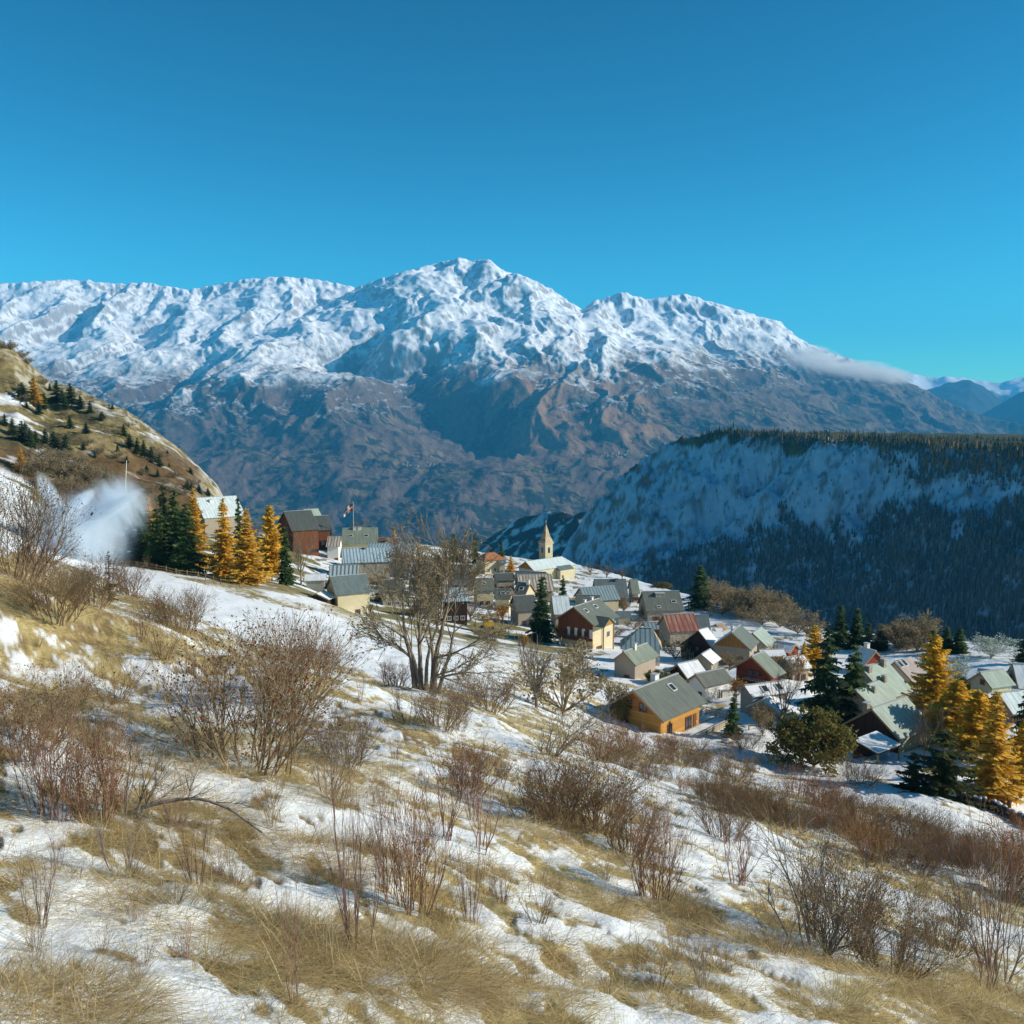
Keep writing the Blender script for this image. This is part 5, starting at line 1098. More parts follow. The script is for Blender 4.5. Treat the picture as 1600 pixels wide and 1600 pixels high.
fence('wooden_fence', [drop(p, r) for p, r in ((1140, 1144), (1170, 1141), (1200, 1139), (1230, 1142))], 'thin post fence beyond the terrace of the log chalet', trim_m, .9, 1, 1.8)
fence('wooden_fence', [drop(p, r) for p, r in ((905, 1052), (925, 1060), (948, 1072), (955, 1090))], 'dark rail fence across the snow behind the log chalet', fwood_m, 1.0, 2, 2)
def stone_mesh(seed, n=40):
    rg = np.random.default_rng(seed); import bmesh
    bm = bmesh.new(); bmesh.ops.create_icosphere(bm, subdivisions=3, radius=1)
    V = np.array([v.co[:] for v in bm.verts]); k = 1 + .28 * fbm(V[:, 0] * 1.3 + seed, V[:, 1] * 1.3 + V[:, 2], 4, seed) + .10 * fbm(V[:, 0] * 5, V[:, 1] * 5 + V[:, 2] * 4, 3, seed)
    c = np.where((V[:, 2] * k)[:, None] > .42, np.array([(.80, .82, .85)]), np.array([(.12, .11, .10)]))
    for v, kk in zip(bm.verts, k): v.co = v.co * kk
    me = bpy.data.meshes.new('boulder'); bm.to_mesh(me); bm.free(); ca = me.color_attributes.new('Col', 'FLOAT_COLOR', 'POINT'); c4 = np.ones((len(V), 4), np.float32); c4[:, :3] = c; ca.data.foreach_set('color', c4.ravel()); return me
rock_mat = col_mat('stone', .9, .1, .35, 4, .6, .05); ST = [stone_mesh(3), stone_mesh(8), stone_mesh(15)]
for m_ in ST: m_.materials.append(rock_mat)
rgw = np.random.default_rng(9)
wall_pts = [drop(p, r) for p, r in ((1440, 1232), (1480, 1246), (1515, 1256), (1545, 1264), (1570, 1274), (1600, 1288), (1650, 1305))]
wr = empty('dry_stone_wall', wall_pts[1]); tag(wr, 'dark dry stone wall in the shade under the golden larch with two trunks', 'wall')
mwv = []; mwf = []; mwc = []; n0 = 0; sv = [np.array([v.co[:] for v in m_.vertices]) for m_ in ST]; sf = [np.array([p.vertices[:] for p in m_.polygons]) for m_ in ST]
for a, b in zip(wall_pts, wall_pts[1:]):
    L = np.linalg.norm(b - a); k = int(L / .55)
    for i in range(k):
        for lay in range(3):
            p = a + (b - a) * (i + rgw.uniform(0, 1)) / k; p[2] = float(ground_z(p[0], p[1])) + .1 + lay * .42; q = rgw.integers(3)
            v = sv[q] * rgw.uniform(.28, .5, 3) * (1 - .1 * lay) + p + rgw.normal(size=3) * .06 - np.array(wall_pts[1]); mwv.append(v); mwf.append(sf[q] + n0); n0 += len(v); g = rgw.uniform(.7, 1.2)
            mwc.append(np.where((np.arange(len(v)) >= 0)[:, None] & (sv[q][:, 2:3] > .6) & (lay == 2), np.array([(.78, .80, .84)]), np.array([(.075, .068, .062)]) * g))
link('stones', np_mesh('stones', np.concatenate(mwv), np.concatenate(mwf), np.concatenate(mwc)), rock_mat, wr)
for px, row, sz, lab in ((1482, 1247, 1.0, 'snow capped boulder beside the sprawling dark pine'), (1136, 1160, .8, 'dark boulder under the log chalet terrace'), (1440, 1120, .6, 'grey boulder at the foot of the pale barn roof'), (468, 907, .9, 'pale boulder at the grass edge beside the flat snowy terrace')):
    P = drop(px, row); o = link('boulder', ST[px % 3]); o.location = P; o.scale = (sz, sz * .8, sz * .7); tag(o, lab, 'boulder')
P = drop(1576, 1270); m = MB(); m.tube([(0, 0, -.3), (0, 0, 1.5)], [.22, .2], 8); m.box((0, 0, 1.62), (.55, .55, .3)); po = m.build('wooden_post', fwood_m); po.location = P; tag(po, 'dark wooden post with a cap in the striped snow beyond the stone wall', 'post')
P = drop(800, 1012); m = MB(); m.tube([(0, 0, -.3), (0, 0, 5.2)], [.09, .07], 7); lp = m.build('lamp_post', metal_m); lp.location = (*at(795, 990, 205)[:2], float(ground_z(*at(795, 990, 205)[:2]))); tag(lp, 'slim grey lamp post by the road below the slate roofs', 'lamp post')
# yellow digger
Q = at(761, 985, 215); Q[2] = float(ground_z(Q[0], Q[1])) + max(0, at(761, 985, 215)[2] - float(ground_z(Q[0], Q[1])))
dg = empty('digger', Q, R(12)); tag(dg, 'small yellow digger with bent arm parked behind the maple', 'digger')
yel, _n, _b = new_mat('yellow_paint', .4, .4); _b.inputs['Base Color'].default_value = (.72, .43, .02, 1); blk, _n, _b = new_mat('black_rubber', .8, .2); _b.inputs['Base Color'].default_value = (.03, .03, .03, 1)
for y in (-.8, .8): m = MB(); m.box((0, y, .35), (2.4, .4, .6)); m.tube([(-1.2, y - .2, .35), (-1.2, y + .2, .35)], [.3, .3], 10); m.tube([(1.2, y - .2, .35), (1.2, y + .2, .35)], [.3, .3], 10); m.build('track', blk, dg)
m = MB(); m.box((.3, 0, 1.05), (2.2, 1.7, .7)); m.box((.9, 0, 1.55), (.9, 1.6, .5)); m.build('body', yel, dg)
m = MB(); m.box((-.2, -.3, 1.9), (1.1, .95, 1.2)); m.box((-.2, -.3, 2.55), (1.2, 1.05, .12)); cb = m.build('cab', yel, dg); m = MB(); m.box((-.2, -.3, 2.05), (1.14, .8, .7)); m.box((-.2, -.3, 2.05), (.9, .99, .7)); m.build('window', glass_m, cb)
m = MB(); m.tube([(-.5, .4, 1.3), (-1.6, .4, 2.7), (-2.5, .4, 2.2)], [.2, .18, .15], 6); ar = m.build('arm', yel, dg); m = MB(); m.tube([(-2.5, .4, 2.2), (-2.7, .4, 1.1)], [.14, .12], 6); m.box((-2.75, .4, .85), (.6, .7, .5)); m.build('bucket', yel, ar)

# ================================================================== SNOW LANCES AND THEIR MIST
for (bx, by), (kx, ky), (tx, ty), lab in (((85, 874), (88, 852), (98, 803), 'upright thin snow lance spraying mist over the piste'), ((91, 875), (94, 855), (142, 805), 'slanting white snow lance with its boom leaning over the piste')):
    b = at(bx, by, 182); b[2] = float(ground_z(b[0], b[1])); ro = empty('snow_lance', b); tag(ro, lab, 'snow lance')
    k = Vector(at(kx, ky, 182) - b); t = Vector(at(tx, ty, 181.5) - b)
    m = MB(); m.tube([(0, 0, -.3), tuple(k)], [.13, .11], 7); m.build('mast', metal_m, ro)
    m = MB(); m.tube([tuple(k), tuple(t)], [.10, .06], 6); bo = m.build('boom', frame_m, ro)
    m = MB(); m.tube([tuple(t), tuple(t + Vector((.35, 0, .5)))], [.16, .20], 8); m.build('nozzle', blk, bo)
def vol_mat(name, dens, col=(.9, .95, 1, 1), nscale=2.2, power=1.5, lo=.35, hi=.7, aniso=.1, stretch=(1, 1, 1)):
    m = bpy.data.materials.new(name); m.use_nodes = True; n = m.node_tree; n.nodes.clear(); tc = n.nodes.new('ShaderNodeTexCoord')
    ln = n.nodes.new('ShaderNodeVectorMath'); ln.operation = 'LENGTH'; n.links.new(tc.outputs['Object'], ln.inputs[0])
    inv = N(n, 'ShaderNodeMath', operation='SUBTRACT', use_clamp=True); inv.inputs[0].default_value = 1.0; n.links.new(ln.outputs['Value'], inv.inputs[1])
    pw = N(n, 'ShaderNodeMath', operation='POWER'); n.links.new(inv.outputs[0], pw.inputs[0]); pw.inputs[1].default_value = power
    f = noise_t(n, coords(n, 'Object', stretch), nscale, 5, .62); r = ramp(n, f, [(lo, (0, 0, 0)), (hi, (1, 1, 1))])
    mu = N(n, 'ShaderNodeMath', operation='MULTIPLY'); n.links.new(pw.outputs[0], mu.inputs[0]); n.links.new(r, mu.inputs[1])
    md = N(n, 'ShaderNodeMath', operation='MULTIPLY'); n.links.new(mu.outputs[0], md.inputs[0]); md.inputs[1].default_value = dens
    v = n.nodes.new('ShaderNodeVolumePrincipled'); v.inputs['Color'].default_value = col; v.inputs['Anisotropy'].default_value = aniso; n.links.new(md.outputs[0], v.inputs['Density'])
    o = n.nodes.new('ShaderNodeOutputMaterial'); n.links.new(v.outputs[0], o.inputs['Volume']); return m
def puff(name, c, size, rot, mat, label, cat):
    import bmesh
    bm = bmesh.new(); bmesh.ops.create_icosphere(bm, subdivisions=3, radius=1); me = bpy.data.meshes.new(name); bm.to_mesh(me); bm.free()
    o = link(name, me, mat); o.location = c; o.scale = size; o.rotation_euler = rot; tag(o, label, cat, None, 'stuff'); return o
mist = vol_mat('mist_veil', 5, nscale=2.6, power=2.0, lo=.40, hi=.80, stretch=(2.0, 1, .45)); jet = vol_mat('mist_jet', 6, nscale=3, power=1.3, lo=.3, hi=.7)
p2 = 1 / FOC * 186
puff('mist', at(116, 850, 187), (108 * p2, 10, 96 * p2), (0, 0, 0), mist, 'white veil of artificial snow drifting down on the piste', 'mist')
puff('mist', at(178, 800, 190), (74 * p2, 6, 66 * p2), (0, R(-28), 0), mist, 'white plume of artificial snow blown against the spruces', 'mist')
puff('mist', at(83, 785, 184), (15 * p2, 2.0, 56 * p2), (0, R(-24), 0), jet, 'jet of white spray leaving the upright lance uphill', 'mist')
puff('mist', at(118, 790, 184), (12 * p2, 2.0, 46 * p2), (0, R(52), 0), jet, 'jet of white spray leaving the upright lance downwind', 'mist')
puff('mist', at(172, 795, 184), (13 * p2, 2.2, 64 * p2), (0, R(60), 0), jet, 'jet of white spray leaving the slanting lance', 'mist')
# ================================================================== CLOUD BANK on the far crest
cm = vol_mat('cloud_bank', .011, (1, 1, 1, 1), 2.6, .8, .34, .6, .3); p3 = 10300 / FOC
for (px, row, w_, h_) in ((1268, 560, 52, 22), (1312, 574, 55, 17), (1362, 580, 50, 17), (1398, 588, 28, 13)):
    puff('cloud', at(px, row, 10300), (w_ * p3, 330, h_ * p3), (0, R(9), 0), cm, 'white cloud bank clinging to the descending mountain crest', 'cloud')

# ================================================================== PLATEAU FOREST, HILLSIDE TREES, FAR HAMLET
def march(px, row, zf, Y0, Y1, n=420):
    r = np.stack([(px - 800) / FOC, CP + (800 - row) / FOC * SP, -SP + (800 - row) / FOC * CP]); u = r[0] / r[1]; t = r[2] / r[1]
    Yv = np.exp(np.linspace(math.log(Y0), math.log(Y1), n)); out = np.full(px.shape, np.nan); prev = None
    for Y in Yv:
        z = zf(u * Y, np.full(u.shape, Y)); hit = (z / Y >= t) & np.isnan(out); out[hit] = Y
    return np.stack([u * out, out, zf(u * np.nan_to_num(out, nan=Y0), np.nan_to_num(out, nan=Y0))], -1), ~np.isnan(out)
def tiny_trees(P, h, cols, seed, wid=.17):
    rg = np.random.default_rng(seed); n = len(P); K = 7; V = []; C = []; F = []; a0 = rg.uniform(0, 6.28, n); off = 0
    for z0, z1, r0 in ((.08, .62, 1.0), (.36, 1.0, .62)):
        ring = []
        for k in range(K):
            a = a0 + 6.283 * k / K; rr = wid * h * r0 * rg.uniform(.55, 1.25, n)
            ring.append(np.stack([P[:, 0] + np.cos(a) * rr, P[:, 1] + np.sin(a) * rr, P[:, 2] + h * (z0 + rg.uniform(-.05, .05, n))], -1))
        apex = np.stack([P[:, 0], P[:, 1], P[:, 2] + h * z1], -1); blk_ = np.stack(ring + [apex], 1); V.append(blk_.reshape(-1, 3)); C.append(np.repeat(cols * rg.uniform(.8, 1.2, (n, 1)), K + 1, 0))
        base = off + np.arange(n)[:, None] * (K + 1)
        for k in range(K): F.append(np.stack([base[:, 0] + k, base[:, 0] + (k + 1) % K, base[:, 0] + K], -1))
        off += n * (K + 1)
    return np_mesh('forest', np.concatenate(V), np.concatenate(F), np.concatenate(C), False)
rg = np.random.default_rng(77); n = 26000; fx = rg.uniform(860, 1680, n); fy = rg.uniform(666, 1030, n)
uu = (fx - 800) / FOC
dens = forest_at(fx, fy, uu * 1200, np.full(n, 1200.)); keep = rg.random(n) < np.maximum(dens * .85, .035)
fx, fy = fx[keep], fy[keep]; P, ok = march(fx, fy, plz, 520, 2600); P = P[ok]; fx = fx[ok]; fy = fy[ok]
print('forest', len(P))
tx = rg.uniform(1095, 1750, 3800); ty = np.interp(tx, [p[0] for p in PL], [p[2] for p in PL]) + rg.uniform(0, 1, 3800) ** 1.6 * 420; tX = (tx - 800) / FOC * ty; tk = fbm(tX / 60, ty / 60, 3, 88) > .02; tX, ty, tx = tX[tk], ty[tk], tx[tk]
TP = np.stack([tX, ty, plz(tX, ty)], -1)
hh = rg.uniform(6, 12.5, len(P)) * np.clip(.5 + dens[keep][ok], .5, 1)
kind = rg.random(len(P)); cols = np.where((kind < .62)[:, None], np.array([(.095, .135, .15)]), np.array([(.19, .21, .23)]))  # slope trees carry the blue of the shade in their colour
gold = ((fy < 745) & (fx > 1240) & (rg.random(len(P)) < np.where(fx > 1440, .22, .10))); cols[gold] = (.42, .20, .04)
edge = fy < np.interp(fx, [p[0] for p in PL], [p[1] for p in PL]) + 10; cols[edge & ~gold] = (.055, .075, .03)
tc_ = np.where((rg.random(len(TP)) < .05)[:, None], np.array([(.5, .26, .05)]), np.where((rg.random(len(TP)) < .4)[:, None], np.array([(.17, .13, .08)]), np.array([(.06, .085, .035)])))
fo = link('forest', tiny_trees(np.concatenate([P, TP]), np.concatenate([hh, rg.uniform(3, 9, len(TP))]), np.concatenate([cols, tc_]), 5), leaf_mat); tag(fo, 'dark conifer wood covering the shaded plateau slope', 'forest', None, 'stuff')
HT = [(s_, px, row, h) for s_, L in (('p', ((35, 628, 30), (68, 640, 26), (88, 630, 36), (100, 640, 30), (112, 634, 34), (125, 640, 22), (140, 646, 20), (118, 600, 14), (133, 610, 12), (20, 682, 28), (35, 692, 34), (46, 700, 30), (58, 702, 28), (70, 694, 24), (85, 702, 28), (102, 704, 26), (110, 670, 20), (135, 678, 17), (194, 683, 20), (203, 700, 22), (214, 708, 24), (226, 714, 26), (238, 722, 24), (250, 730, 20), (184, 707, 12), (300, 768, 14), (311, 772, 16), (325, 776, 13), (8, 668, 20), (60, 648, 22), (78, 612, 12), (150, 618, 9), (176, 640, 9), (160, 590, 0))),
      ('l', ((54, 634, 46), (33, 738, 36))), ('b', ((6, 548, 18), (16, 550, 19), (26, 554, 18), (36, 562, 15), (45, 570, 13), (52, 742, 34), (66, 748, 36), (80, 744, 38), (94, 750, 36), (108, 746, 38), (122, 752, 34), (136, 750, 30), (150, 756, 28), (164, 760, 26), (60, 720, 26), (84, 724, 26), (104, 722, 24), (128, 730, 22), (176, 764, 22), (74, 764, 30), (112, 768, 30), (146, 772, 26), (270, 770, 14), (288, 776, 14), (255, 760, 14), (225, 745, 14), (240, 770, 18), (210, 770, 20)))) for px, row, h in L if h]
_hp, _ho = march(np.array([float(t[1]) for t in HT]), np.array([float(t[2]) for t in HT]), hillz, 240, 700, 300)
rgx = np.random.default_rng(12)
HX = []
while len(HX) < 46:
    px, row = rgx.uniform(0, 330), rgx.uniform(560, 790)
    if row > np.interp(px, HS[:, 0], HS[:, 1]) + 12 and row < 700 + .25 * px: HX.append(('pb'[int(rgx.random() < .5)], px, row, rgx.uniform(7, 15)))
HT += HX
_hp, _ho = march(np.array([float(t[1]) for t in HT]), np.array([float(t[2]) for t in HT]), hillz, 240, 700, 300)
for (k_, px, row, h), P, okk in zip(HT, _hp, _ho):
    if not okk: continue
    hm_ = hpx(h, P)
    if k_ == 'p': plant('pine_tree', con(DARK[0] if int(px) % 2 else SPR[2]), P, hm_, 'small dark pine scattered over the brown rocky hillside', 'pine tree', 'pines on the rocky hillside', wide=1.6, seed=int(px))
    elif k_ == 'l': plant('larch_tree', con(LAR[0]), P, hm_, 'orange larch among the dark pines high on the hillside' if px == 54 else 'small yellow larch below the hillside thicket, above the snow lances', 'larch tree', wide=1.6, seed=int(px))
    else: plant('bare_tree', TREE['tan'][int(px) % 2], P, hm_, 'brown leafless tree in the thicket along the hillside', 'bare tree', 'brown trees on the rocky hillside', wide=1.35, seed=int(px))
wallm = WALL['white']; roofm = ROOF['slate']
def hamlet(pts, label, group, scale=.7):
    V = [(-6, -4, -3), (6, -4, -3), (6, 4, -3), (-6, 4, -3), (-6, -4, 5), (6, -4, 5), (6, 4, 5), (-6, 4, 5), (-6, 0, 9), (6, 0, 9)]
    me = bpy.data.meshes.new('hamlet_house'); me.from_pydata(V, [], [(0, 1, 5, 4), (2, 3, 7, 6), (1, 2, 6, 9, 5), (3, 0, 4, 8, 7), (4, 5, 9, 8), (6, 7, 8, 9), (3, 2, 1, 0)]); me.materials.append(WALL['beige']); me.materials.append(roofm); me.polygons[4].material_index = 1; me.polygons[5].material_index = 1; me.update()
    PP, OK = march(np.array([float(p) for p, _ in pts]), np.array([float(r) for _, r in pts]), mz, 4900, 10000, 260)
    for i in range(len(pts)):
        if not OK[i]: continue
        o = bpy.data.objects.new('hamlet_house', me); COL.objects.link(o); o.location = PP[i]; o.rotation_euler[2] = i * 1.3; o.scale = (scale * (1 + .3 * (i % 3)),) * 3; tag(o, label, 'house', group)
rgh = np.random.default_rng(4)
hamlet([(930 + 52 * rgh.random(), 716 - 8 * rgh.random()) for i in range(22)] + [(892, 712), (898, 712), (904, 712)], 'tiny pale house of the hamlet across the valley above the plateau nose', 'hamlet across the valley')
hamlet([(622 + 62 * rgh.random(), 724 + 6 * rgh.random()) for i in range(16)], 'tiny grey house of the village low on the mountain behind the flag', 'village low on the mountain')
# ================================================================== SHRUBS ON THE SLOPE: kind, foot (px,row), height px, width factor, label
BL = [
    ('dense', 385, 1198, 205, 1.15, 'big round rosehip thicket standing highest on the slope'), ('red', 440, 1100, 120, 1.3, 'russet shrub just above the big round rosehip thicket'), ('red', 505, 1068, 72, 1.3, 'low russet shrub against the groomed piste'),
    ('dense', 85, 972, 88, 1.3, 'grey brown shrub between straw and blue snow, upslope of the tall red stems'), ('dense', 140, 955, 72, 1.2, 'grey shrub just below the bare dead young larch'), ('dense', 22, 905, 150, 1.0, 'tall grey brown shrub at the picture edge below the mist'), ('red', 60, 900, 60, 1.4, 'reddish shrub below the snow lance masts'),
    ('red', 205, 935, 52, 1.5, 'reddish brush leaning along the piste edge'), ('dense', 282, 990, 68, 1.2, 'vase shaped shrub standing alone at the piste edge'), ('brown', 235, 975, 42, 1.6, 'ochre brush between the vase shaped shrub and the dead larch'),
    ('dense', 40, 1185, 118, 1.5, 'wide brown thicket at the picture edge halfway up the slope'), ('red', 85, 1262, 175, .75, 'tall red stemmed shrub at the picture edge'), ('red', 150, 1270, 165, .8, 'tall red stemmed shrub beside the arching dead branch'), ('grey', 200, 1262, 170, .9, 'bare grey shrub with arching pale branches'),
    ('brown', 255, 1040, 58, 1.8, 'straw brown weed bank above the blue snow hollow'), ('brown', 180, 1095, 66, 1.9, 'straw brown weed bank below the blue snow hollow'), ('stems', 308, 1388, 105, .7, 'upright sheaf of brown stalks in the straw'), ('grey', 190, 1362, 125, .6, 'thin leafless sapling with dark foot in the snow'),
    ('stems', 560, 1490, 240, .6, 'tallest red stems rising from the big straw tussock'), ('red', 640, 1420, 190, .75, 'leaning red twigged shrub behind the big straw tussock'), ('grey', 515, 1250, 130, .7, 'thin dark twigged shrub upslope of the big straw tussock'), ('dense', 540, 1205, 82, 1.2, 'brown shrub between the rosehip thicket and the maple'),
    ('dense', 690, 1150, 66, 1.3, 'purple brown shrub just below the maple trunks'), ('red', 620, 1075, 42, 2.0, 'low red brown brush behind the maple trunks'), ('red', 730, 1235, 92, 1.3, 'brown red shrub below the maple in the snow'), ('dense', 765, 1115, 66, 1.4, 'russet shrub to the side of the maple trunks'),
    ('grey', 855, 1178, 88, 1.6, 'wide pale twigged shrub below the round crowned brown tree'), ('dense', 930, 1295, 125, 1.2, 'dense dark brown shrub mound in the middle of the slope'), ('dense', 850, 1285, 96, 1.2, 'dense brown shrub joined to the dark shrub mound'), ('stems', 745, 1335, 120, 1.4, 'fringe of upright reddish stems across the snow below the maple'),
    ('stems', 690, 1320, 100, 1.2, 'brown stalk fringe beside the reddish stem fringe'), ('red', 1020, 1398, 150, .75, 'narrow dark red shrub on the snow below the dark shrub mound'), ('dense', 985, 1330, 95, 1.0, 'brown shrub upslope of the narrow dark red shrub'), ('dense', 1135, 1310, 78, 1.1, 'brown shrub below the thicket band on clean snow'),
    ('stems', 1150, 1380, 84, 1.5, 'low dark stalk fringe beside the large pale branched shrub'), ('grey', 1270, 1490, 215, 1.0, 'large sparse pale branched shrub low on the slope'), ('dense', 1310, 1480, 150, .9, 'brown twiggy shrub behind the large pale branched shrub'), ('dense', 1390, 1535, 130, .9, 'dark brown shrub tangle beside the large pale branched shrub'), ('brown', 1215, 1510, 100, 1.0, 'straw coloured weeds at the foot of the large pale branched shrub'),
    ('stems', 1530, 1552, 225, .75, 'tall purple stemmed shrub in the corner of the slope'), ('grey', 1555, 1540, 200, .8, 'grey branched shrub beside the tall purple stems'), ('orange', 1570, 1395, 112, 1.0, 'shrub with orange and red leaves near the thicket band'), ('brown', 1430, 1415, 55, 1.2, 'small straw brown shrub on the clean snow by the thicket band'), ('dense', 1475, 1490, 95, 1.0, 'brown shrub upslope of the tall purple stems'),
    ('red', 935, 1178, 64, 1.5, 'reddish brush in front of the round crowned brown tree'), ('red', 985, 1180, 52, 1.6, 'reddish brush below the shaded gable of the log chalet'), ('brown', 945, 1150, 42, 1.2, 'tan brush at the corner of the log chalet'), ('red', 1040, 1172, 30, 2.0, 'low red brush under the log chalet terrace'), ('brown', 1095, 1172, 30, 1.5, 'brown brush beside the terrace posts'),
    ('brown', 1195, 1190, 20, 2.0, 'low brown bush on the blue snow beside the olive bush tree'), ('dense', 1345, 1228, 34, 1.6, 'dark twig bush in the blue shade below the barn'), ('dense', 1160, 1170, 24, 2.2, 'dark brush heap on the blue snow by the terrace'), ('orange', 1365, 1345, 62, 1.4, 'red leaved shrub in the thicket band'), ('orange', 1600, 1350, 70, 1.2, 'orange leaved shrub at the end of the thicket band'),
    ('stems', 60, 1440, 110, .8, 'dark stalks in the snow at the lower picture edge'), ('stems', 465, 1590, 190, .5, 'few thin dark stalks at the foot of the picture'), ('stems', 735, 1440, 120, .5, 'single red twigs beside the open snow patch'), ('stems', 600, 1390, 150, .6, 'red twigs crossing above the big straw tussock'), ('grey', 1100, 1560, 120, .5, 'thin pale twigs in the snow at the foot of the picture'),
    ('stems', 1010, 1300, 130, .3, 'single tall thin sapling below the log chalet'), ('stems', 740, 1290, 90, .6, 'thin red stalks under the maple snow patch'), ('grey', 640, 1140, 60, 1.0, 'small thorny shrub on the uphill side of the maple'),
]
for i, (kind, px, row, h, w, lab) in enumerate(BL):
    P = drop(px, row); plant('shrub', BUSH[kind][i % 2 if len(BUSH[kind]) > 1 else 0], P, hpx(h, P), lab, 'shrub', None, wide=w, seed=i)
rg = np.random.default_rng(21)
band = np.array([(900, 1165), (1000, 1190), (1100, 1225), (1200, 1262), (1300, 1298), (1400, 1330), (1500, 1352), (1620, 1392)], float)
for i in range(66):
    px = 960 + 680 * (i + rg.uniform(-.5, .5)) / 66; row = np.interp(px, band[:, 0], band[:, 1]) + rg.uniform(-26, 30) * np.interp(px, [960, 1200], [.5, 1]); h = rg.uniform(34, 62) * np.interp(px, [950, 1250], [.6, 1.0])
    P = drop(px, row); k = ('red', 'dense', 'dense', 'brown')[rg.integers(4)]
    plant('shrub', BUSH[k][rg.integers(2) if len(BUSH[k]) > 1 else 0], P, min(hpx(h, P), 3.2), 'brown red shrub in the long thicket band above the blue snow', 'shrub', 'shrubs of the long thicket band', wide=rg.uniform(1.1, 1.7), seed=i)
k = 0
while k < 95:
    px, row = rg.uniform(0, 1600), rg.uniform(960, 1560)
    if row < np.interp(px, [0, 300, 640, 900, 1200, 1600], [940, 1010, 1090, 1190, 1300, 1420]): continue
    P = drop(px, row)
    if float(snow_mask(P[0], P[1])) > .5 and rg.random() < .75: continue
    kk = ('brown', 'stems', 'brown')[rg.integers(3)]; hm = min(rg.uniform(.25, .8), hpx(rg.uniform(28, 70), P))
    plant('weed_clump', BUSH[kk][rg.integers(len(BUSH[kk]))], P, hm, 'knee high clump of dry brown weeds on the snow patched meadow', 'weeds', 'dry weed clumps on the meadow', wide=rg.uniform(.8, 1.4), seed=k); k += 1
# fallen arching branch
P = drop(195, 1262); rgb = np.random.default_rng(5); a = Acc(); tips = []
d = np.array((1., .1, .45)); d /= np.linalg.norm(d); p = np.zeros(3); r = .045
for i in range(14):
    q = p + d * .17; a.seg(p, q, r, r * .93, vary((.24, .21, .18), rgb, .15), 6); d = d + np.array((.02, 0, -.085)) + rgb.normal(size=3) * .05; d /= np.linalg.norm(d)
    if i % 2: grow(a, q, d + rgb.normal(size=3) * .6, .55, r * .4, 1, rgb, (5, .15, 1.2, .7, .55, .03, .003, 1), tips, (.2, .17, .15))
    p = q; r *= .92
o = link('fallen_branch', a.mesh('fallen_branch', True), bark_mat); o.location = P; o.scale = (.42,) * 3; tag(o, 'arching grey dead branch fallen over the straw beside the red stems', 'branch')

# ================================================================== GRASS
def blades(n, y0, y1, lmin, lmax, seed, flat, wmin, nclump, keep_snow, tall=0):
    """n dry blades in clumps between the distances y0 and y1"""
    rg = np.random.default_rng(seed); m = nclump * 3
    v = rg.uniform(math.log(y0), math.log(y1), m); Y = np.exp(v); X = rg.uniform(-.60, .60, m) * Y
    s = snow_mask(X, Y); ok = (rg.random(m) < np.where(s > .5, keep_snow, 1.0)); X, Y, s = X[ok][:nclump], Y[ok][:nclump], s[ok][:nclump]
    pr = np.where(s > .5, .25, 1.0) * rg.uniform(.3, 1.4, len(X)); ci = rg.choice(len(X), n, p=pr / pr.sum())
    spread = rg.normal(size=(n, 2)) * (.055 + .05 * flat) * np.sqrt(Y[ci] / 5)[:, None].clip(.8, 2.5); bx = X[ci] + spread[:, 0]; by = np.maximum(Y[ci] + spread[:, 1], .9)
    bz = ground_z(bx, by) - .015
    cd = rg.normal(size=(len(X), 2)) * .35 + np.array((.62, .22)); d = cd[ci] + rg.normal(size=(n, 2)) * .8          # combed downhill
    L = rg.uniform(lmin, lmax, n) * (.6 + .5 * rg.random(len(X))[ci]); up = rg.uniform(.25, 1.2, n) * (1.15 - .85 * flat * rg.random(len(X))[ci])
    d3 = np.stack([d[:, 0], d[:, 1], up], -1); d3 /= np.linalg.norm(d3, axis=1)[:, None]
    w = np.maximum(wmin * rg.uniform(.6, 1.3, n), by * .00052); sd = np.stack([-d[:, 1], d[:, 0], np.zeros(n)], -1); sd /= np.linalg.norm(sd, axis=1)[:, None] + 1e-6
    fwd = np.stack([d[:, 0], d[:, 1], np.zeros(n)], -1); fwd /= np.linalg.norm(fwd, axis=1)[:, None] + 1e-6
    B = np.stack([bx, by, bz], -1); V = []; sag = rg.uniform(.35, 1.1, n)
    gslope = -.27 * fwd[:, 1] - .25 * fwd[:, 0]
    for t in (0, .35, .7, 1.0):
        c = B + d3 * (L * t)[:, None] + fwd * (L * .28 * t * t)[:, None]; c[:, 2] -= L * sag * .62 * t * t
        c[:, 2] = np.maximum(c[:, 2], bz + gslope * ((c - B) * fwd).sum(1) + .012 + .05 * t)
        ww = (w * (1 - t ** 1.6) + .0004) if t < 1 else w * .12
        V += [c - sd * ww[:, None] / 2, c + sd * ww[:, None] / 2]
    V = np.stack(V, 1); i = np.arange(n)[:, None] * 8
    F = np.concatenate([i + np.array((0, 1, 3, 2)), i + np.array((2, 3, 5, 4)), i + np.array((4, 5, 7, 6))])
    pal = np.array(((.76, .60, .30), (.66, .51, .24), (.54, .40, .18), (.38, .26, .13), (.82, .68, .40), (.50, .42, .19)))
    tone = rg.integers(0, 6, len(X))[ci]; tone = np.where(rg.random(n) < .45, rg.integers(0, 6, n), tone); C = pal[tone] * rg.uniform(.75, 1.2, (n, 1))
    return V.reshape(-1, 3), F, np.repeat(C, 8, 0)
parts_ = [blades(50000, 2.3, 11, .09, .24, 1, 1.0, .0023, 4200, .16), blades(14000, 2.6, 12, .18, .42, 2, .4, .0024, 260, .06), blades(62000, 10, 34, .12, .34, 3, .9, .0045, 6500, .12), blades(105000, 28, 120, .24, .6, 4, .6, .016, 9000, .05), blades(3500, 2.5, 16, .12, .36, 6, .1, .002, 2500, .9)]
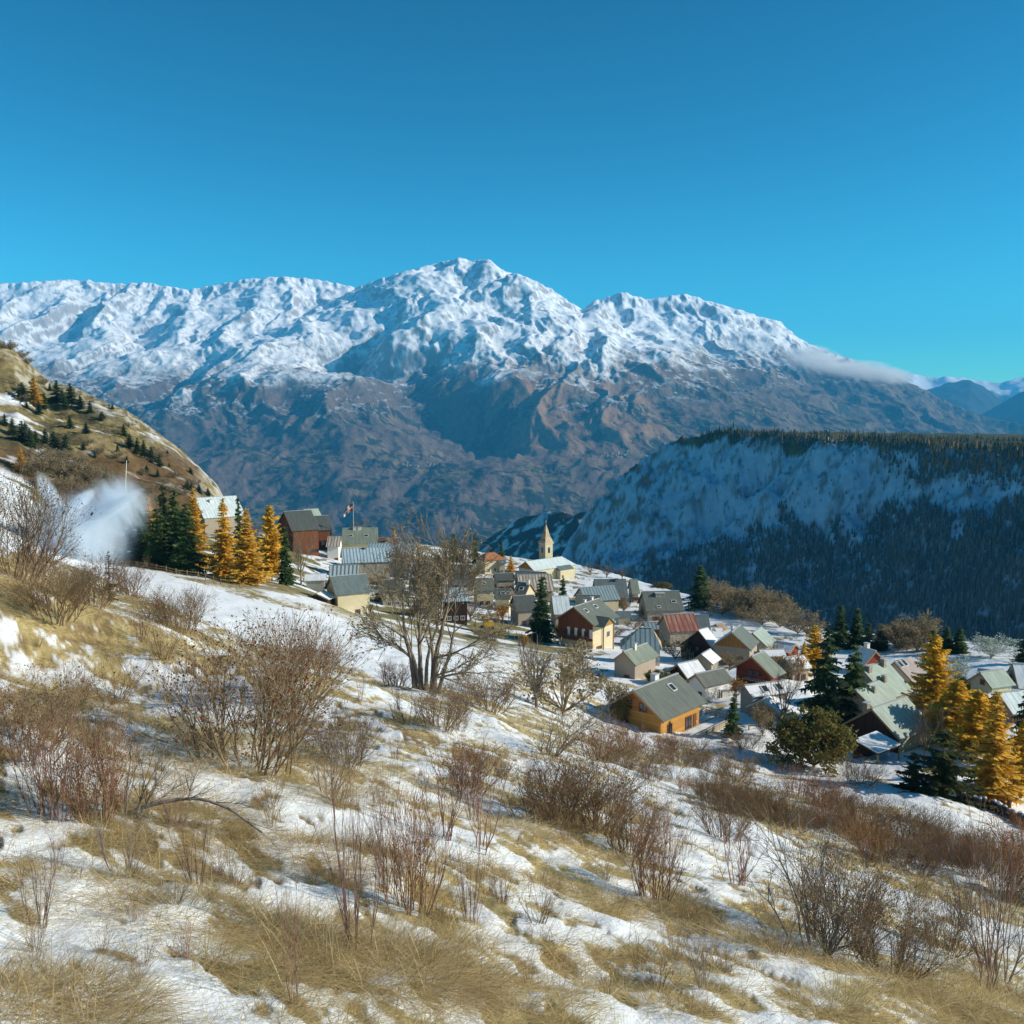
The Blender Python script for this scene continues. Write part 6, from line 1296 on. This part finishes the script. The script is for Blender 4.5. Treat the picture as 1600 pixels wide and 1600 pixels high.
# the big straw tussocks
def tussock(px, row, n, rad, L0, L1, seed):
    P = drop(px, row); rg = np.random.default_rng(seed); a = rg.uniform(0, 6.28, n); rr = rad * np.sqrt(rg.random(n)); bx = P[0] + np.cos(a) * rr * 1.3; by = P[1] + np.sin(a) * rr; bz = ground_z(bx, by) - .02
    d = np.stack([np.cos(a) * .5 + .35 + rg.normal(size=n) * .75, np.sin(a) * .5 + rg.normal(size=n) * .75], -1); L = rg.uniform(L0, L1, n); d3 = np.stack([d[:, 0], d[:, 1], rg.uniform(.15, 1.2, n)], -1); d3 /= np.linalg.norm(d3, axis=1)[:, None]
    fwd = np.stack([d[:, 0], d[:, 1], np.zeros(n)], -1); fwd /= np.linalg.norm(fwd, axis=1)[:, None]; sd = np.stack([-fwd[:, 1], fwd[:, 0], np.zeros(n)], -1); w = np.maximum(.0024 * rg.uniform(.6, 1.3, n), by * .0005); B = np.stack([bx, by, bz], -1); V = []
    sag = rg.uniform(.3, 1.0, n); gs = -.27 * fwd[:, 1] - .25 * fwd[:, 0]
    for t in (0, .35, .7, 1.):
        c = B + d3 * (L * t)[:, None] + fwd * (L * .3 * t * t)[:, None]; c[:, 2] -= L * sag * .7 * t * t; c[:, 2] = np.maximum(c[:, 2], bz + gs * ((c - B) * fwd).sum(1) + .02 + .05 * t); ww = w * (1 - t ** 1.6) + .0004
        V += [c - sd * ww[:, None] / 2, c + sd * ww[:, None] / 2]
    V = np.stack(V, 1); i = np.arange(n)[:, None] * 8; F = np.concatenate([i + np.array((0, 1, 3, 2)), i + np.array((2, 3, 5, 4)), i + np.array((4, 5, 7, 6))])
    pal = np.array(((.74, .58, .29), (.62, .47, .22), (.48, .34, .16), (.32, .22, .11), (.80, .66, .38))); C = pal[rg.integers(0, 5, n)] * rg.uniform(.75, 1.2, (n, 1))
    return V.reshape(-1, 3), F, np.repeat(C, 8, 0)
TUS = [(600, 1520, 9000, .62, .3, .85, 11), (500, 1480, 4500, .4, .3, .8, 12), (690, 1530, 4200, .42, .25, .7, 13), (300, 1440, 3600, .5, .25, .6, 14), (420, 1330, 3000, .6, .25, .6, 15), (240, 1255, 4000, .7, .3, .7, 16), (60, 1590, 5000, .40, .3, .7, 17), (130, 1560, 2500, .3, .2, .5, 18), (540, 1350, 3000, .45, .3, .7, 19), (780, 1290, 2500, .8, .3, .7, 20), (905, 1400, 1800, .5, .25, .55, 21), (1230, 1500, 3500, .5, .3, .7, 22), (1380, 1550, 3500, .45, .25, .65, 23), (1560, 1560, 3000, .35, .3, .7, 24), (840, 1560, 1500, .3, .2, .45, 25), (1060, 1590, 1500, .25, .2, .45, 26), (450, 1200, 3500, 1.3, .4, .8, 27), (380, 1215, 3000, 1.4, .4, .9, 28), (1000, 1420, 1500, .6, .25, .6, 29), (1290, 1590, 1500, .3, .2, .45, 30), (200, 1180, 3000, 1.0, .3, .7, 31), (90, 1090, 3000, 2.0, .4, .8, 32), (120, 1400, 2000, .4, .2, .5, 33)]
parts_ += [tussock(p_, r_, int(n_ * .42), ra * .68, l0 * .35, l1 * .48, sd_) for p_, r_, n_, ra, l0, l1, sd_ in TUS]
off = 0; Vs, Fs, Cs = [], [], []
for V, F, C in parts_: Vs.append(V); Fs.append(F + off); Cs.append(C); off += len(V)
gm_, gn, gb_ = new_mat('dry_grass', .7, .15)
ga = gn.nodes.new('ShaderNodeVertexColor'); ga.layer_name = 'Col'; gn.links.new(ga.outputs['Color'], gb_.inputs['Base Color'])
tr_n = gn.nodes.new('ShaderNodeBsdfTranslucent'); gn.links.new(ga.outputs['Color'], tr_n.inputs['Color']); mx = gn.nodes.new('ShaderNodeMixShader'); mx.inputs[0].default_value = .35
gn.links.new(gb_.outputs[0], mx.inputs[1]); gn.links.new(tr_n.outputs[0], mx.inputs[2]); gn.links.new(mx.outputs[0], gn.nodes['Material Output'].inputs['Surface'])
gr = link('grass', np_mesh('grass', np.concatenate(Vs), np.concatenate(Fs), np.concatenate(Cs), True), gm_); tag(gr, 'dry straw grass bent over the snow patches of the meadow', 'grass', None, 'stuff')
# ================================================================== AIR
HAZE_D = 4.2e-5
hz = MB(); hz.box((0, 13500, 700), (40000, 30000, 3600))
hm = bpy.data.materials.new('haze_air'); hm.use_nodes = True; hn = hm.node_tree; hn.nodes.clear()
hv = hn.nodes.new('ShaderNodeVolumePrincipled'); hv.inputs['Color'].default_value = (.09, .54, 1.0, 1); hv.inputs['Density'].default_value = HAZE_D; hv.inputs['Anisotropy'].default_value = 0.0
ho = hn.nodes.new('ShaderNodeOutputMaterial'); hn.links.new(hv.outputs[0], ho.inputs['Volume'])
try: hm.cycles.homogeneous_volume = True
except Exception: pass
haze = hz.build('haze', hm); tag(haze, kind='stuff'); tag(haze, 'pale blue haze over the valley', 'haze')
